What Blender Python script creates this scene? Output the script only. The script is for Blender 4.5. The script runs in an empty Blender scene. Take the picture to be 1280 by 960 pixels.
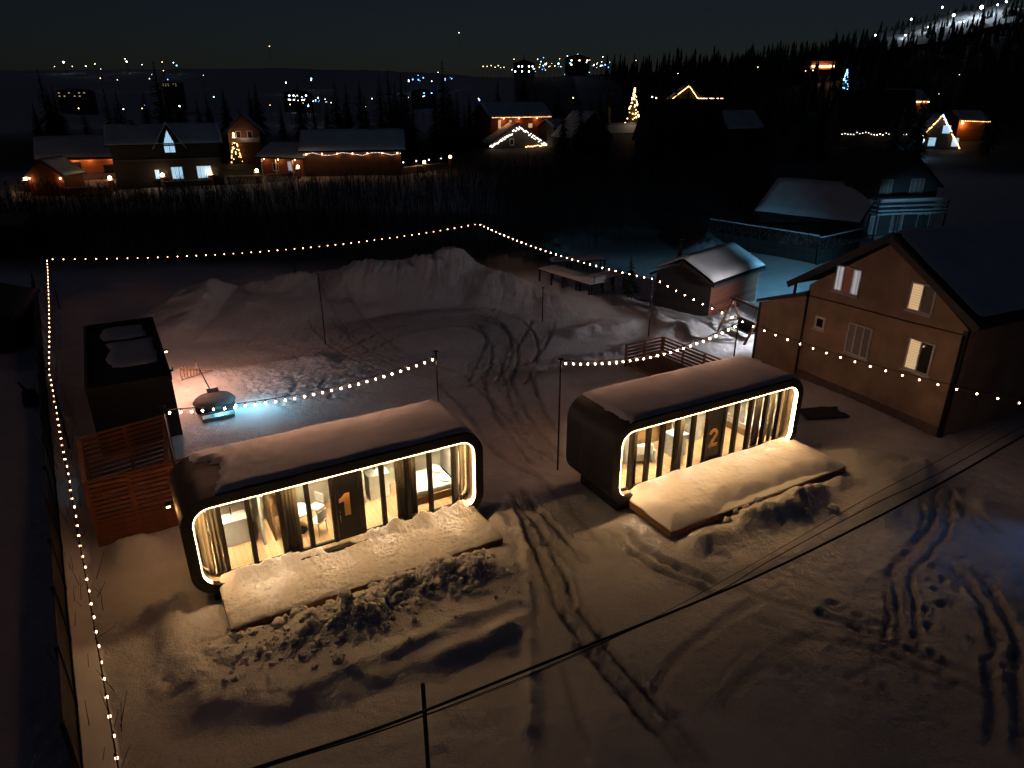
import bpy, bmesh, math, random
import numpy as np
from mathutils import Vector, Matrix, noise as mnoise
R = math.radians
random.seed(7)
S = bpy.context.scene
COL = S.collection

# ------------------------------------------------------------------ camera, world, moon, exposure
CAM_H, F_PX, PITCH = 13.44, 864.6, R(22.59)
cam = bpy.data.objects.new('camera', bpy.data.cameras.new('camera')); COL.objects.link(cam)
cam.location = (0, 0, CAM_H); cam.rotation_euler = (R(90) - PITCH, 0, 0)
cam.data.sensor_width = 36; cam.data.lens = 36 * F_PX / 1280
cam.data.clip_start = .1; cam.data.clip_end = 8000
S.camera = cam

W = bpy.data.worlds.new('World'); S.world = W; W.use_nodes = True
wn = W.node_tree; bg = wn.nodes['Background']
sky = wn.nodes.new('ShaderNodeTexSky'); sky.sky_type = 'NISHITA'; sky.sun_disc = False
sky.sun_elevation = R(14); sky.sun_rotation = R(200); sky.altitude = 300; sky.air_density = 1.2; sky.dust_density = .6
tint = wn.nodes.new('ShaderNodeMix'); tint.data_type = 'RGBA'; tint.blend_type = 'MULTIPLY'; tint.inputs[0].default_value = 1; tint.inputs[7].default_value = (.50, .62, 1.0, 1)
wn.links.new(sky.outputs[0], tint.inputs[6]); wn.links.new(tint.outputs[2], bg.inputs[0]); bg.inputs[1].default_value = .0024      # night: the sky is only a faint glow
sun = bpy.data.objects.new('moon_light', bpy.data.lights.new('moon_light', 'SUN')); COL.objects.link(sun)
sun.data.energy = .016; sun.data.angle = R(20); sun.data.color = (1, .76, .66)          # the warm glow of the lit clouds, from the back left
sun.rotation_euler = Vector((.72, -.42, -.55)).to_track_quat('-Z', 'Y').to_euler()

S.view_settings.view_transform = 'Standard'; S.view_settings.look = 'None'
S.view_settings.exposure = 0; S.view_settings.gamma = 1; S.view_settings.use_curve_mapping = False
S.render.engine = 'CYCLES'
S.cycles.use_denoising = True
S.cycles.use_light_tree = True
S.cycles.light_sampling_threshold = 0.0
S.cycles.max_bounces = 5; S.cycles.diffuse_bounces = 3; S.cycles.glossy_bounces = 2
S.cycles.transparent_max_bounces = 8; S.cycles.caustics_reflective = False; S.cycles.caustics_refractive = False
S.cycles.sample_clamp_indirect = 3

# ------------------------------------------------------------------ helpers
_fw = np.array([0, math.cos(PITCH), -math.sin(PITCH)]); _up = np.array([0, math.sin(PITCH), math.cos(PITCH)]); _rt = np.array([1., 0, 0])
def _ray(x, y): return _fw + _rt * (x - 640) / F_PX - _up * (y - 480) / F_PX
def P(x, y, z=0.):                       # survey: the point of the place at height z seen in this direction of the photograph
    d = _ray(x, y); t = (z - CAM_H) / d[2]; return Vector((d[0] * t, d[1] * t, z))
def PY(x, y, Y):                         # the same at ground distance Y
    d = _ray(x, y); t = Y / d[1]; return Vector((d[0] * t, Y, CAM_H + d[2] * t))

class MB:
    def __init__(s): s.v = []; s.f = []
    def add(s, vs, fs):
        n = len(s.v); s.v += [tuple(v) for v in vs]; s.f += [tuple(i + n for i in f) for f in fs]; return s
    def box(s, x0, y0, z0, x1, y1, z1):
        return s.add([(x0,y0,z0),(x1,y0,z0),(x1,y1,z0),(x0,y1,z0),(x0,y0,z1),(x1,y0,z1),(x1,y1,z1),(x0,y1,z1)],
                     [(0,3,2,1),(4,5,6,7),(0,1,5,4),(1,2,6,5),(2,3,7,6),(3,0,4,7)])
    def beam(s, a, b, w, h, up=(0, 0, 1)):
        a = Vector(a); b = Vector(b); d = (b - a).normalized(); u = Vector(up)
        if abs(d.dot(u)) > .95: u = Vector((1, 0, 0))
        sx = d.cross(u).normalized() * w / 2; sz = sx.cross(d).normalized() * h / 2
        vs = [p + i * sx + j * sz for p in (a, b) for i, j in ((-1,-1),(1,-1),(1,1),(-1,1))]
        return s.add(vs, [(0,1,2,3),(7,6,5,4),(0,4,5,1),(1,5,6,2),(2,6,7,3),(3,7,4,0)])
    def tube(s, pts, r, n=6, caps=True):
        pts = [Vector(p) for p in pts]; rs = r if isinstance(r, (list, tuple)) else [r] * len(pts)
        b = len(s.v); prev = None
        for i, p in enumerate(pts):
            d = (pts[min(i + 1, len(pts) - 1)] - pts[max(i - 1, 0)])
            d = d.normalized() if d.length > 1e-9 else Vector((0, 0, 1))
            if prev is None: prev = d.orthogonal().normalized()
            x = (prev - d * prev.dot(d)); x = x.normalized() if x.length > 1e-6 else d.orthogonal().normalized(); prev = x
            y = d.cross(x)
            for k in range(n):
                a = 2 * math.pi * k / n; s.v.append(tuple(p + (x * math.cos(a) + y * math.sin(a)) * rs[i]))
        for i in range(len(pts) - 1):
            for k in range(n):
                s.f.append((b+i*n+k, b+i*n+(k+1)%n, b+(i+1)*n+(k+1)%n, b+(i+1)*n+k))
        if caps:
            s.f.append(tuple(b + k for k in range(n))[::-1]); e = b + (len(pts) - 1) * n; s.f.append(tuple(e + k for k in range(n)))
        return s
    def prism(s, poly, y0, y1, ax='xz'):   # polygon in the x-z plane extruded along y (or 'yz' along x, 'xy' along z)
        n = len(poly); m = {'xz': lambda a, b, c: (a, c, b), 'yz': lambda a, b, c: (c, a, b), 'xy': lambda a, b, c: (a, b, c)}[ax]
        vs = [m(a, b, y0) for a, b in poly] + [m(a, b, y1) for a, b in poly]
        fs = [tuple(range(n)), tuple(range(2*n-1, n-1, -1))] + [(i, i+n, (i+1)%n+n, (i+1)%n) for i in range(n)]
        return s.add(vs, fs)
    def ring(s, outer, inner, y0, y1):     # frame between two loops of the same length, in x-z, extruded along y
        n = len(outer)
        vs = [(a, y0, b) for a, b in outer] + [(a, y0, b) for a, b in inner] + [(a, y1, b) for a, b in outer] + [(a, y1, b) for a, b in inner]
        fs = []
        for i in range(n):
            j = (i + 1) % n
            fs += [(i, j, n+j, n+i), (2*n+i, 3*n+i, 3*n+j, 2*n+j), (i, 2*n+i, 2*n+j, j), (n+i, n+j, 3*n+j, 3*n+i)]
        return s.add(vs, fs)
    def ico(s, c, r, sub=1, jit=0., sc=(1, 1, 1), rnd=random):
        bm = bmesh.new(); bmesh.ops.create_icosphere(bm, subdivisions=sub, radius=1)
        off = Vector((rnd.random()*50, rnd.random()*50, rnd.random()*50)); vs = []
        for v in bm.verts:
            k = 1 + jit * mnoise.noise(v.co * 1.3 + off) * 1.6
            vs.append((c[0]+v.co.x*k*r*sc[0], c[1]+v.co.y*k*r*sc[1], c[2]+v.co.z*k*r*sc[2]))
        fs = [tuple(v.index for v in f.verts) for f in bm.faces]; bm.free(); return s.add(vs, fs)
    def grid(s, us, vs, fn):               # fn(u, v) -> point
        b = len(s.v); nu, nv = len(us), len(vs)
        for u in us:
            for v in vs: s.v.append(tuple(fn(u, v)))
        for i in range(nu - 1):
            for j in range(nv - 1): s.f.append((b+i*nv+j, b+(i+1)*nv+j, b+(i+1)*nv+j+1, b+i*nv+j+1))
        return s
def obj(name, mb, mat, parent=None, smooth=False, bevel=0):
    me = bpy.data.meshes.new(name); me.from_pydata(mb.v, [], mb.f); me.update()
    bm = bmesh.new(); bm.from_mesh(me); bmesh.ops.recalc_face_normals(bm, faces=bm.faces); bm.to_mesh(me); bm.free()
    if smooth: me.polygons.foreach_set('use_smooth', [True] * len(me.polygons))
    o = bpy.data.objects.new(name, me); COL.objects.link(o); o.parent = parent
    if mat: me.materials.append(mat)
    if bevel:
        m = o.modifiers.new('bevel', 'BEVEL'); m.width = bevel; m.segments = 2; m.limit_method = 'ANGLE'
    return o
def tag(o, label=None, cat=None, group=None, kind=None):
    if label: o['label'] = label
    if cat: o['category'] = cat
    if group: o['group'] = group
    if kind: o['kind'] = kind
    return o
def thing(name, label, cat, loc=(0, 0, 0), rz=0., group=None):
    o = bpy.data.objects.new(name, None); COL.objects.link(o); o.empty_display_size = .3
    o.location = loc; o.rotation_euler = (0, 0, rz); return tag(o, label, cat, group)
def copy_tree(o, parent=None):
    c = o.copy(); COL.objects.link(c); c.parent = parent
    for ch in list(o.children): copy_tree(ch, c)
    return c
def rrect(x0, z0, x1, z1, r, n=8):
    pts = []
    for cx, cz, a0 in ((x1-r, z0+r, -90), (x1-r, z1-r, 0), (x0+r, z1-r, 90), (x0+r, z0+r, 180)):
        for k in range(n + 1):
            a = R(a0 + 90 * k / n); pts.append((cx + r * math.cos(a), cz + r * math.sin(a)))
    return pts
def lamp_light(name, kind, loc, energy, color, radius=.08, parent=None, target=None, size=100, blend=.6):
    l = bpy.data.lights.new(name, kind); l.energy = energy; l.color = color; l.shadow_soft_size = radius
    o = bpy.data.objects.new(name, l); COL.objects.link(o); o.parent = parent; o.location = loc
    if kind == 'SPOT':
        l.spot_size = R(size); l.spot_blend = blend
        o.rotation_euler = (Vector(target) - Vector(loc)).to_track_quat('-Z', 'Y').to_euler()
    return o

# ------------------------------------------------------------------ materials
def nodes(name):
    m = bpy.data.materials.new(name); m.use_nodes = True; t = m.node_tree; return m, t, t.nodes['Principled BSDF']
def mat(name, c, rough=.7, var=.25, scale=4., bump=.15, bscale=None, metal=0., stretch=None, bdist=.02):
    m, t, b = nodes(name)
    tc = t.nodes.new('ShaderNodeTexCoord'); src = tc.outputs['Object']
    if stretch:
        mp = t.nodes.new('ShaderNodeMapping'); mp.inputs['Scale'].default_value = stretch; t.links.new(src, mp.inputs[0]); src = mp.outputs[0]
    nz = t.nodes.new('ShaderNodeTexNoise'); nz.inputs['Scale'].default_value = scale; nz.inputs['Detail'].default_value = 6; t.links.new(src, nz.inputs['Vector'])
    rp = t.nodes.new('ShaderNodeValToRGB'); rp.color_ramp.elements[0].position = .3; rp.color_ramp.elements[1].position = .7
    rp.color_ramp.elements[0].color = (*[x * (1 - var) for x in c], 1); rp.color_ramp.elements[1].color = (*[min(1, x * (1 + var)) for x in c], 1)
    t.links.new(nz.outputs['Fac'], rp.inputs[0]); t.links.new(rp.outputs[0], b.inputs['Base Color'])
    b.inputs['Roughness'].default_value = rough; b.inputs['Metallic'].default_value = metal
    if bump:
        n2 = t.nodes.new('ShaderNodeTexNoise'); n2.inputs['Scale'].default_value = bscale or scale * 4; n2.inputs['Detail'].default_value = 5; t.links.new(src, n2.inputs['Vector'])
        bp = t.nodes.new('ShaderNodeBump'); bp.inputs['Strength'].default_value = bump; bp.inputs['Distance'].default_value = bdist
        t.links.new(n2.outputs['Fac'], bp.inputs['Height']); t.links.new(bp.outputs[0], b.inputs['Normal'])
    return m
def planks(name, c, rough=.65, per=.14, axis='Z', var=.35, gap=.12):   # boards with dark joints every `per` metres along an axis
    m, t, b = nodes(name)
    tc = t.nodes.new('ShaderNodeTexCoord'); sp = t.nodes.new('ShaderNodeSeparateXYZ'); t.links.new(tc.outputs['Object'], sp.inputs[0])
    dv = t.nodes.new('ShaderNodeMath'); dv.operation = 'DIVIDE'; dv.inputs[1].default_value = per; t.links.new(sp.outputs[axis], dv.inputs[0])
    fr = t.nodes.new('ShaderNodeMath'); fr.operation = 'FRACT'; t.links.new(dv.outputs[0], fr.inputs[0])
    fl = t.nodes.new('ShaderNodeMath'); fl.operation = 'FLOOR'; t.links.new(dv.outputs[0], fl.inputs[0])
    lt = t.nodes.new('ShaderNodeMath'); lt.operation = 'GREATER_THAN'; lt.inputs[1].default_value = gap; t.links.new(fr.outputs[0], lt.inputs[0])
    wn_ = t.nodes.new('ShaderNodeTexWhiteNoise'); wn_.noise_dimensions = '1D'; t.links.new(fl.outputs[0], wn_.inputs['W'])
    mp = t.nodes.new('ShaderNodeMapping'); mp.inputs['Scale'].default_value = {'Z': (1.5, 1.5, 14), 'X': (14, 1.5, 1.5), 'Y': (1.5, 14, 1.5)}[axis]; t.links.new(tc.outputs['Object'], mp.inputs[0])
    nz = t.nodes.new('ShaderNodeTexNoise'); nz.inputs['Scale'].default_value = 3; nz.inputs['Detail'].default_value = 6; t.links.new(mp.outputs[0], nz.inputs['Vector'])
    ad = t.nodes.new('ShaderNodeMath'); ad.operation = 'ADD'; t.links.new(wn_.outputs['Value'], ad.inputs[0]); t.links.new(nz.outputs['Fac'], ad.inputs[1])
    rp = t.nodes.new('ShaderNodeValToRGB'); rp.color_ramp.elements[0].position = .2; rp.color_ramp.elements[1].position = .95
    rp.color_ramp.elements[0].color = (*[x * (1 - var) for x in c], 1); rp.color_ramp.elements[1].color = (*[min(1, x * (1 + var)) for x in c], 1)
    hf = t.nodes.new('ShaderNodeMath'); hf.operation = 'MULTIPLY'; hf.inputs[1].default_value = .5; t.links.new(ad.outputs[0], hf.inputs[0]); t.links.new(hf.outputs[0], rp.inputs[0])
    mx = t.nodes.new('ShaderNodeMix'); mx.data_type = 'RGBA'; mx.inputs[6].default_value = (*[x * .15 for x in c], 1)
    t.links.new(lt.outputs[0], mx.inputs[0]); t.links.new(rp.outputs[0], mx.inputs[7]); t.links.new(mx.outputs[2], b.inputs['Base Color'])
    b.inputs['Roughness'].default_value = rough
    bp = t.nodes.new('ShaderNodeBump'); bp.inputs['Strength'].default_value = .5; bp.inputs['Distance'].default_value = .015
    t.links.new(lt.outputs[0], bp.inputs['Height']); t.links.new(bp.outputs[0], b.inputs['Normal'])
    return m
def emit(name, c, s, pattern=None, per=.12, vary=False):
    m, t, b = nodes(name)
    b.inputs['Base Color'].default_value = (*[x * .5 for x in c], 1)
    b.inputs['Emission Color'].default_value = (*c, 1); b.inputs['Emission Strength'].default_value = s
    if pattern:   # curtains and boards seen through a lit pane
        tc = t.nodes.new('ShaderNodeTexCoord'); wv = t.nodes.new('ShaderNodeTexWave'); wv.bands_direction = pattern; wv.inputs['Scale'].default_value = .314 / per
        wv.inputs['Distortion'].default_value = .8; wv.inputs['Detail'].default_value = 2
        t.links.new(tc.outputs['Object'], wv.inputs[0])
        rp = t.nodes.new('ShaderNodeValToRGB'); rp.color_ramp.elements[0].color = (*[x * .45 for x in c], 1); rp.color_ramp.elements[1].color = (*c, 1)
        t.links.new(wv.outputs['Fac'], rp.inputs[0]); t.links.new(rp.outputs[0], b.inputs['Emission Color'])
    if vary:
        oi = t.nodes.new('ShaderNodeObjectInfo'); mr = t.nodes.new('ShaderNodeMapRange'); mr.inputs[3].default_value = s * .45; mr.inputs[4].default_value = s * 1.55
        t.links.new(oi.outputs['Random'], mr.inputs[0]); t.links.new(mr.outputs[0], b.inputs['Emission Strength'])
    m.cycles.emission_sampling = 'AUTO'
    return m
def glass_mat():
    m = bpy.data.materials.new('window_glass'); m.use_nodes = True; t = m.node_tree; t.nodes.clear()
    o = t.nodes.new('ShaderNodeOutputMaterial'); mx = t.nodes.new('ShaderNodeMixShader'); tr = t.nodes.new('ShaderNodeBsdfTransparent'); gl = t.nodes.new('ShaderNodeBsdfGlossy')
    nz = t.nodes.new('ShaderNodeTexNoise'); nz.inputs['Scale'].default_value = 3; mr = t.nodes.new('ShaderNodeMapRange'); mr.inputs[3].default_value = .03; mr.inputs[4].default_value = .09
    t.links.new(nz.outputs['Fac'], mr.inputs[0]); t.links.new(mr.outputs[0], gl.inputs['Roughness'])
    lw0 = t.nodes.new('ShaderNodeLayerWeight'); lw0.inputs[0].default_value = .5; pw = t.nodes.new('ShaderNodeMath'); pw.operation = 'POWER'; pw.inputs[1].default_value = 4; t.links.new(lw0.outputs['Facing'], pw.inputs[0]); lw = t.nodes.new('ShaderNodeMapRange'); lw.inputs[3].default_value = .03; lw.inputs[4].default_value = .6; t.links.new(pw.outputs[0], lw.inputs[0])
    tr.inputs[0].default_value = (.93, .94, .92, 1)
    t.links.new(lw.outputs[0], mx.inputs[0]); t.links.new(tr.outputs[0], mx.inputs[1]); t.links.new(gl.outputs[0], mx.inputs[2]); t.links.new(mx.outputs[0], o.inputs[0])
    return m
def snow_mat(name, fine=1., forest=False, base=(.80, .81, .83)):
    m, t, b = nodes(name)
    tc = t.nodes.new('ShaderNodeTexCoord')
    nz = t.nodes.new('ShaderNodeTexNoise'); nz.inputs['Scale'].default_value = .7; nz.inputs['Detail'].default_value = 7; t.links.new(tc.outputs['Object'], nz.inputs['Vector'])
    rp = t.nodes.new('ShaderNodeValToRGB'); rp.color_ramp.elements[0].position = .35; rp.color_ramp.elements[1].position = .65
    rp.color_ramp.elements[0].color = (*[x * .88 for x in base], 1); rp.color_ramp.elements[1].color = (*base, 1)
    t.links.new(nz.outputs['Fac'], rp.inputs[0]); colour = rp.outputs[0]
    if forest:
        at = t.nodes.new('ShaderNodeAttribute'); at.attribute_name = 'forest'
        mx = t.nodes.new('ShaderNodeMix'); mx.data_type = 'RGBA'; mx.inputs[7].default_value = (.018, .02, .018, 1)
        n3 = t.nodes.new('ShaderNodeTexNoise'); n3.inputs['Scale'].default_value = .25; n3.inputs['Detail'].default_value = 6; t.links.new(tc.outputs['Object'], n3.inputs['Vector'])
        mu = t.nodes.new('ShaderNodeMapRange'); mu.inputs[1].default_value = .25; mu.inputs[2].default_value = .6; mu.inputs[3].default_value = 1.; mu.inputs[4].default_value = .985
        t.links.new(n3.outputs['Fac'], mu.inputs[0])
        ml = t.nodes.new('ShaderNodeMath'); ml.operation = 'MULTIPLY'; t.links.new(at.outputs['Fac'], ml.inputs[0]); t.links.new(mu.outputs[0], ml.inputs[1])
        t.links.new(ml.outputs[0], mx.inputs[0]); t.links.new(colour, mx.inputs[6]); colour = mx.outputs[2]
        # trodden, dirty snow on the lanes
        a2 = t.nodes.new('ShaderNodeAttribute'); a2.attribute_name = 'worn'
        m2 = t.nodes.new('ShaderNodeMix'); m2.data_type = 'RGBA'; m2.inputs[7].default_value = (.42, .41, .41, 1)
        t.links.new(a2.outputs['Fac'], m2.inputs[0]); t.links.new(colour, m2.inputs[6]); colour = m2.outputs[2]
    t.links.new(colour, b.inputs['Base Color']); b.inputs['Roughness'].default_value = .75
    b.inputs['Specular IOR Level'].default_value = .25
    n1 = t.nodes.new('ShaderNodeTexNoise'); n1.inputs['Scale'].default_value = 5; n1.inputs['Detail'].default_value = 8; n1.inputs['Roughness'].default_value = .65; t.links.new(tc.outputs['Object'], n1.inputs['Vector'])
    n2 = t.nodes.new('ShaderNodeTexNoise'); n2.inputs['Scale'].default_value = 22; n2.inputs['Detail'].default_value = 6; n2.inputs['Roughness'].default_value = .7; t.links.new(tc.outputs['Object'], n2.inputs['Vector'])
    hm = t.nodes.new('ShaderNodeMath'); hm.operation = 'MULTIPLY_ADD'; hm.inputs[1].default_value = .45; t.links.new(n2.outputs['Fac'], hm.inputs[0]); t.links.new(n1.outputs['Fac'], hm.inputs[2])
    bp = t.nodes.new('ShaderNodeBump'); bp.inputs['Strength'].default_value = min(1, .85 * fine); bp.inputs['Distance'].default_value = .10
    t.links.new(hm.outputs[0], bp.inputs['Height']); t.links.new(bp.outputs[0], b.inputs['Normal'])
    return m
M = {}
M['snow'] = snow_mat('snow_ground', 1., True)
M['snow_soft'] = snow_mat('snow_soft', .25)
M['snow_rough'] = snow_mat('snow_rough', 1.5); M['snow_lump'] = snow_mat('snow_lump', .9)
M['shell'] = mat('black_cladding', (.011, .011, .013), .6, .3, 2, .06, 30)
M['black_metal'] = mat('black_metal', (.005, .005, .0055), .45, .3, 6, .05)
M['trim'] = mat('pale_reveal', (.55, .5, .42), .6, .1, 3, .03)
M['cream'] = mat('cream_wall', (.80, .75, .64), .7, .06, 2, .03)
M['white'] = mat('white_paint', (.8, .79, .76), .5, .05, 4, .03)
M['floor_wood'] = planks('floor_wood', (.52, .34, .18), .5, .16, 'X', .25, .05)
M['oak'] = planks('oak_panel', (.5, .31, .14), .55, .3, 'X', .2, .02)
M['mullion'] = mat('dark_brown_frame', (.005, .004, .0035), .5, .25, 8, .05)
M['curtain'] = mat('grey_brown_curtain', (.22, .20, .175), .9, .35, 3, .5, 12, stretch=(12, 12, .5))
M['sheer'] = mat('cream_sheer_curtain', (.6, .54, .43), .9, .15, 3, .5, 12, stretch=(12, 12, .5))
M['digit'] = mat('varnished_plywood', (.66, .36, .11), .5, .2, 6, .1, stretch=(1, 1, 8))
M['deck_wood'] = planks('deck_boards', (.21, .10, .045), .7, .14, 'X', .3, .08)
M['fence_wood'] = planks('orange_stained_slats', (.22, .08, .03), .65, .4, 'X', .25, .0)
M['post_wood'] = mat('stained_post', (.26, .10, .035), .65, .3, 6, .2, stretch=(1, 1, .2))
M['linen'] = mat('white_linen', (.85, .84, .82), .85, .04, 3, .4, 5)
M['container'] = mat('dark_painted_steel', (.012, .012, .013), .5, .3, 3, .1)
M['rubber'] = mat('dark_roof_felt', (.02, .02, .022), .8, .4, 3, .15)
M['stucco'] = mat('ochre_render', (.38, .27, .185), .85, .24, .9, .25, 60)
M['roof_dark'] = mat('dark_roof_metal', (.02, .019, .02), .55, .3, 2, .1)
M['upvc'] = mat('white_upvc', (.75, .75, .75), .4, .05, 4, .02)
M['pane_dark'] = mat('dark_pane', (.02, .022, .026), .08, .2, 2, 0)
M['curtain_pane'] = mat('net_curtain_pane', (.28, .26, .24), .6, .3, 9, .2, stretch=(6, 6, .6))
M['log'] = planks('dark_log_wall', (.10, .045, .025), .75, .22, 'Z', .3, .14)
M['brick_plank'] = planks('red_brown_boards', (.24, .085, .05), .75, .17, 'Z', .35, .16)
M['orange_log'] = planks('orange_log_wall', (.36, .12, .04), .7, .24, 'Z', .3, .12)
M['dark_plank'] = planks('near_black_boards', (.03, .026, .025), .8, .18, 'Z', .3, .14)
M['grey_plank'] = planks('grey_blue_boards', (.07, .075, .08), .8, .18, 'Z', .2, .1)
M['swing_wood'] = mat('round_pole_wood', (.20, .11, .065), .7, .3, 6, .25)
M['bark'] = mat('bark', (.05, .035, .028), .9, .4, 5, .4)
M['needle'] = mat('spruce_needles', (.022, .035, .022), .85, .5, 1.2, 0)
M['twig'] = mat('bare_twigs', (.022, .016, .014), .9, .4, 2, 0)
M['cable'] = mat('black_cable', (.01, .01, .01), .6, .2, 5, 0)
M['fence_sheet'] = planks('dark_profiled_fence', (.02, .018, .018), .6, .2, 'X', .3, .15)
M['grey_cover'] = mat('grey_tarpaulin', (.07, .065, .065), .8, .2, 2, .3, 6)
M['teal'] = mat('pale_blue_frame', (.45, .55, .6), .6, .15, 4, .1)
M['glass'] = glass_mat()
M['screen'] = mat('dark_screen', (.012, .012, .014), .15, .2, 4, 0)
M['chrome'] = mat('chrome', (.6, .6, .6), .2, .05, 4, 0, metal=1)
E_LED = emit('led_warm_white', (1, .55, .225), 33)
E_BULB = emit('bulb_amber', (1, .45, .24), 20, vary=True); E_BULB2 = emit('bulb_amber_bright', (1, .50, .29), 165, vary=True); E_BULB3 = emit('bulb_amber_mid', (1, .52, .30), 62, vary=True)
E_CEIL = emit('ceiling_lamp_warm', (1, .79, .53), 760)
E_WARM = emit('lamp_warm', (1, .62, .28), 22)
E_WARM2 = emit('window_amber', (1, .66, .34), .72, 'Z', .11)
E_WINW = emit('window_white', (.9, .88, .95), .40, 'X', .2)
E_RED = emit('window_red_curtain', (.42, .11, .06), .16, 'X', .12)
E_BLUEWIN = emit('window_cold', (.45, .75, 1), 1.1, 'X', .25)
E_COLD = emit('lamp_cold', (.75, .9, 1), 30)
E_CYAN = emit('lamp_cyan', (.25, .7, 1), 20)
E_FAIRY = emit('fairy_amber', (1, .52, .2), 9)
E_FAIRYW = emit('fairy_white', (1, .88, .75), 7)
E_FAIRYB = emit('fairy_blue', (.2, .5, 1), 7)
def town(name, c, s): return emit(name, c, s)
E_TW = emit('town_white', (.9, .95, 1), 9); E_TO = emit('town_amber', (1, .62, .3), 9); E_TC = emit('town_cyan', (.35, .75, 1), 7); E_TB = emit('town_blue', (.1, .3, 1), 9)

# ------------------------------------------------------------------ terrain
def lattice(ix, iy, seed):
    h = (ix.astype(np.int64) * 374761393 + iy.astype(np.int64) * 668265263 + seed * 1274126177) & 0x7fffffff
    h = ((h ^ (h >> 13)) * 1274126177) & 0x7fffffff
    return ((h ^ (h >> 16)) & 0xffff) / 65535.
def vnoise(x, y, seed=0):
    ix = np.floor(x); iy = np.floor(y); fx = x - ix; fy = y - iy
    fx = fx * fx * fx * (fx * (fx * 6 - 15) + 10); fy = fy * fy * fy * (fy * (fy * 6 - 15) + 10)
    a = lattice(ix, iy, seed); b = lattice(ix + 1, iy, seed); c = lattice(ix, iy + 1, seed); d = lattice(ix + 1, iy + 1, seed)
    return (a + (b - a) * fx) * (1 - fy) + (c + (d - c) * fx) * fy
def fbm(x, y, seed=0, oct=5, g=.5):
    s = 0; a = 1; t = 0
    for o in range(oct):
        s = s + a * (vnoise(x * 2**o, y * 2**o, seed + o * 17) - .5); t += a; a *= g
    return s / t * 2
def sstep(a, b, x): t = np.clip((x - a) / (b - a), 0, 1); return t * t * (3 - 2 * t)
def seg_dist(x, y, pts):                      # distance to a polyline, arc length and signed side
    best = np.full(x.shape, 1e9); arc = np.zeros(x.shape); side = np.zeros(x.shape); L = 0
    for (ax, ay), (bx, by) in zip(pts[:-1], pts[1:]):
        dx, dy = bx - ax, by - ay; l = math.hypot(dx, dy)
        t = np.clip(((x - ax) * dx + (y - ay) * dy) / (l * l), 0, 1)
        d = np.hypot(x - ax - t * dx, y - ay - t * dy); m = d < best
        best = np.where(m, d, best); arc = np.where(m, L + t * l, arc)
        side = np.where(m, np.sign((x - ax) * dy - (y - ay) * dx), side); L += l
    return best, arc, side, L
def poly_dist(x, y, pts):                     # signed distance to a polygon, positive inside
    best, _, _, _ = seg_dist(x, y, pts + pts[:1]); ins = np.zeros(x.shape, bool)
    n = len(pts)
    for i in range(n):
        ax, ay = pts[i]; bx, by = pts[(i + 1) % n]
        if ay == by: continue
        c = ((ay > y) != (by > y)) & (x < (bx - ax) * (y - ay) / (by - ay) + ax); ins ^= c
    return np.where(ins, best, -best)
def GP(*px): return [tuple(P(x, y)[:2]) for x, y in px]
def smooth_line(pts, n=6):
    p = [np.array(q) for q in pts]; out = []
    for i in range(len(p) - 1):
        p0 = p[max(i-1, 0)]; p1 = p[i]; p2 = p[i+1]; p3 = p[min(i+2, len(p)-1)]
        for k in range(n):
            t = k / n; out.append(tuple(.5 * ((2*p1) + (-p0+p2)*t + (2*p0-5*p1+4*p2-p3)*t*t + (-p0+3*p1-3*p2+p3)*t**3)))
    out.append(tuple(p[-1])); return out

C1 = (-8.804, 15.462, R(30.02)); C2 = (3.370, 20.096, R(29.45)); CL, CD, CB, CT = 9.07, 2.81, .45, 3.54
def cab_uv(q, x, y):
    c, s = math.cos(q[2]), math.sin(q[2]); dx, dy = x - q[0], y - q[1]; return dx * c + dy * s, -dx * s + dy * c
CREST = [(-60., 46., 0.), (-30., 44., 0.)] + [tuple((lambda p: (p.x, p.y, max(0, p.z)))(PY(a, b, Y))) for a, b, Y in ((185, 388, 44), (215, 370, 45), (250, 352, 46), (270, 349, 46), (300, 357, 47), (330, 349, 47.5), (370, 346, 48), (410, 340, 49), (450, 328, 50), (500, 326, 51), (545, 312, 52), (580, 317, 52), (600, 330, 51), (640, 344, 50), (665, 358, 49), (700, 370, 47), (780, 384, 46))] + [(12., 46., 0.), (60., 46., 0.)]
RIDGE_PX = [(-600, 80), (0, 88), (330, 85), (480, 88), (640, 98), (780, 92), (900, 88), (960, 82), (1030, 72), (1090, 60), (1170, 40), (1240, 21), (1290, 10), (1500, -50), (2200, -200)]
def hill(x, y):
    az = x / np.maximum(y, 1); ax = np.array([(px - 640) / (F_PX * math.cos(PITCH) * .94) for px, _ in RIDGE_PX])
    el = np.array([PY(px, py, 1.)[2] - CAM_H for px, py in RIDGE_PX])
    axx = np.array([PY(px, py, 1.)[0] for px, py in RIDGE_PX])
    e = np.interp(az, axx, el)
    D0 = 520. + 500 * sstep(.02, -.25, az)
    top = CAM_H + D0 * e
    k = sstep(150, 1, 1) * 0 + np.clip((y - 170) / (D0 - 170), 0, None)
    up = np.where(k < 1, k**1.9, 1 + 0.12 * (k - 1))
    return np.where(y > 170, top * up, 0)

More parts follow.
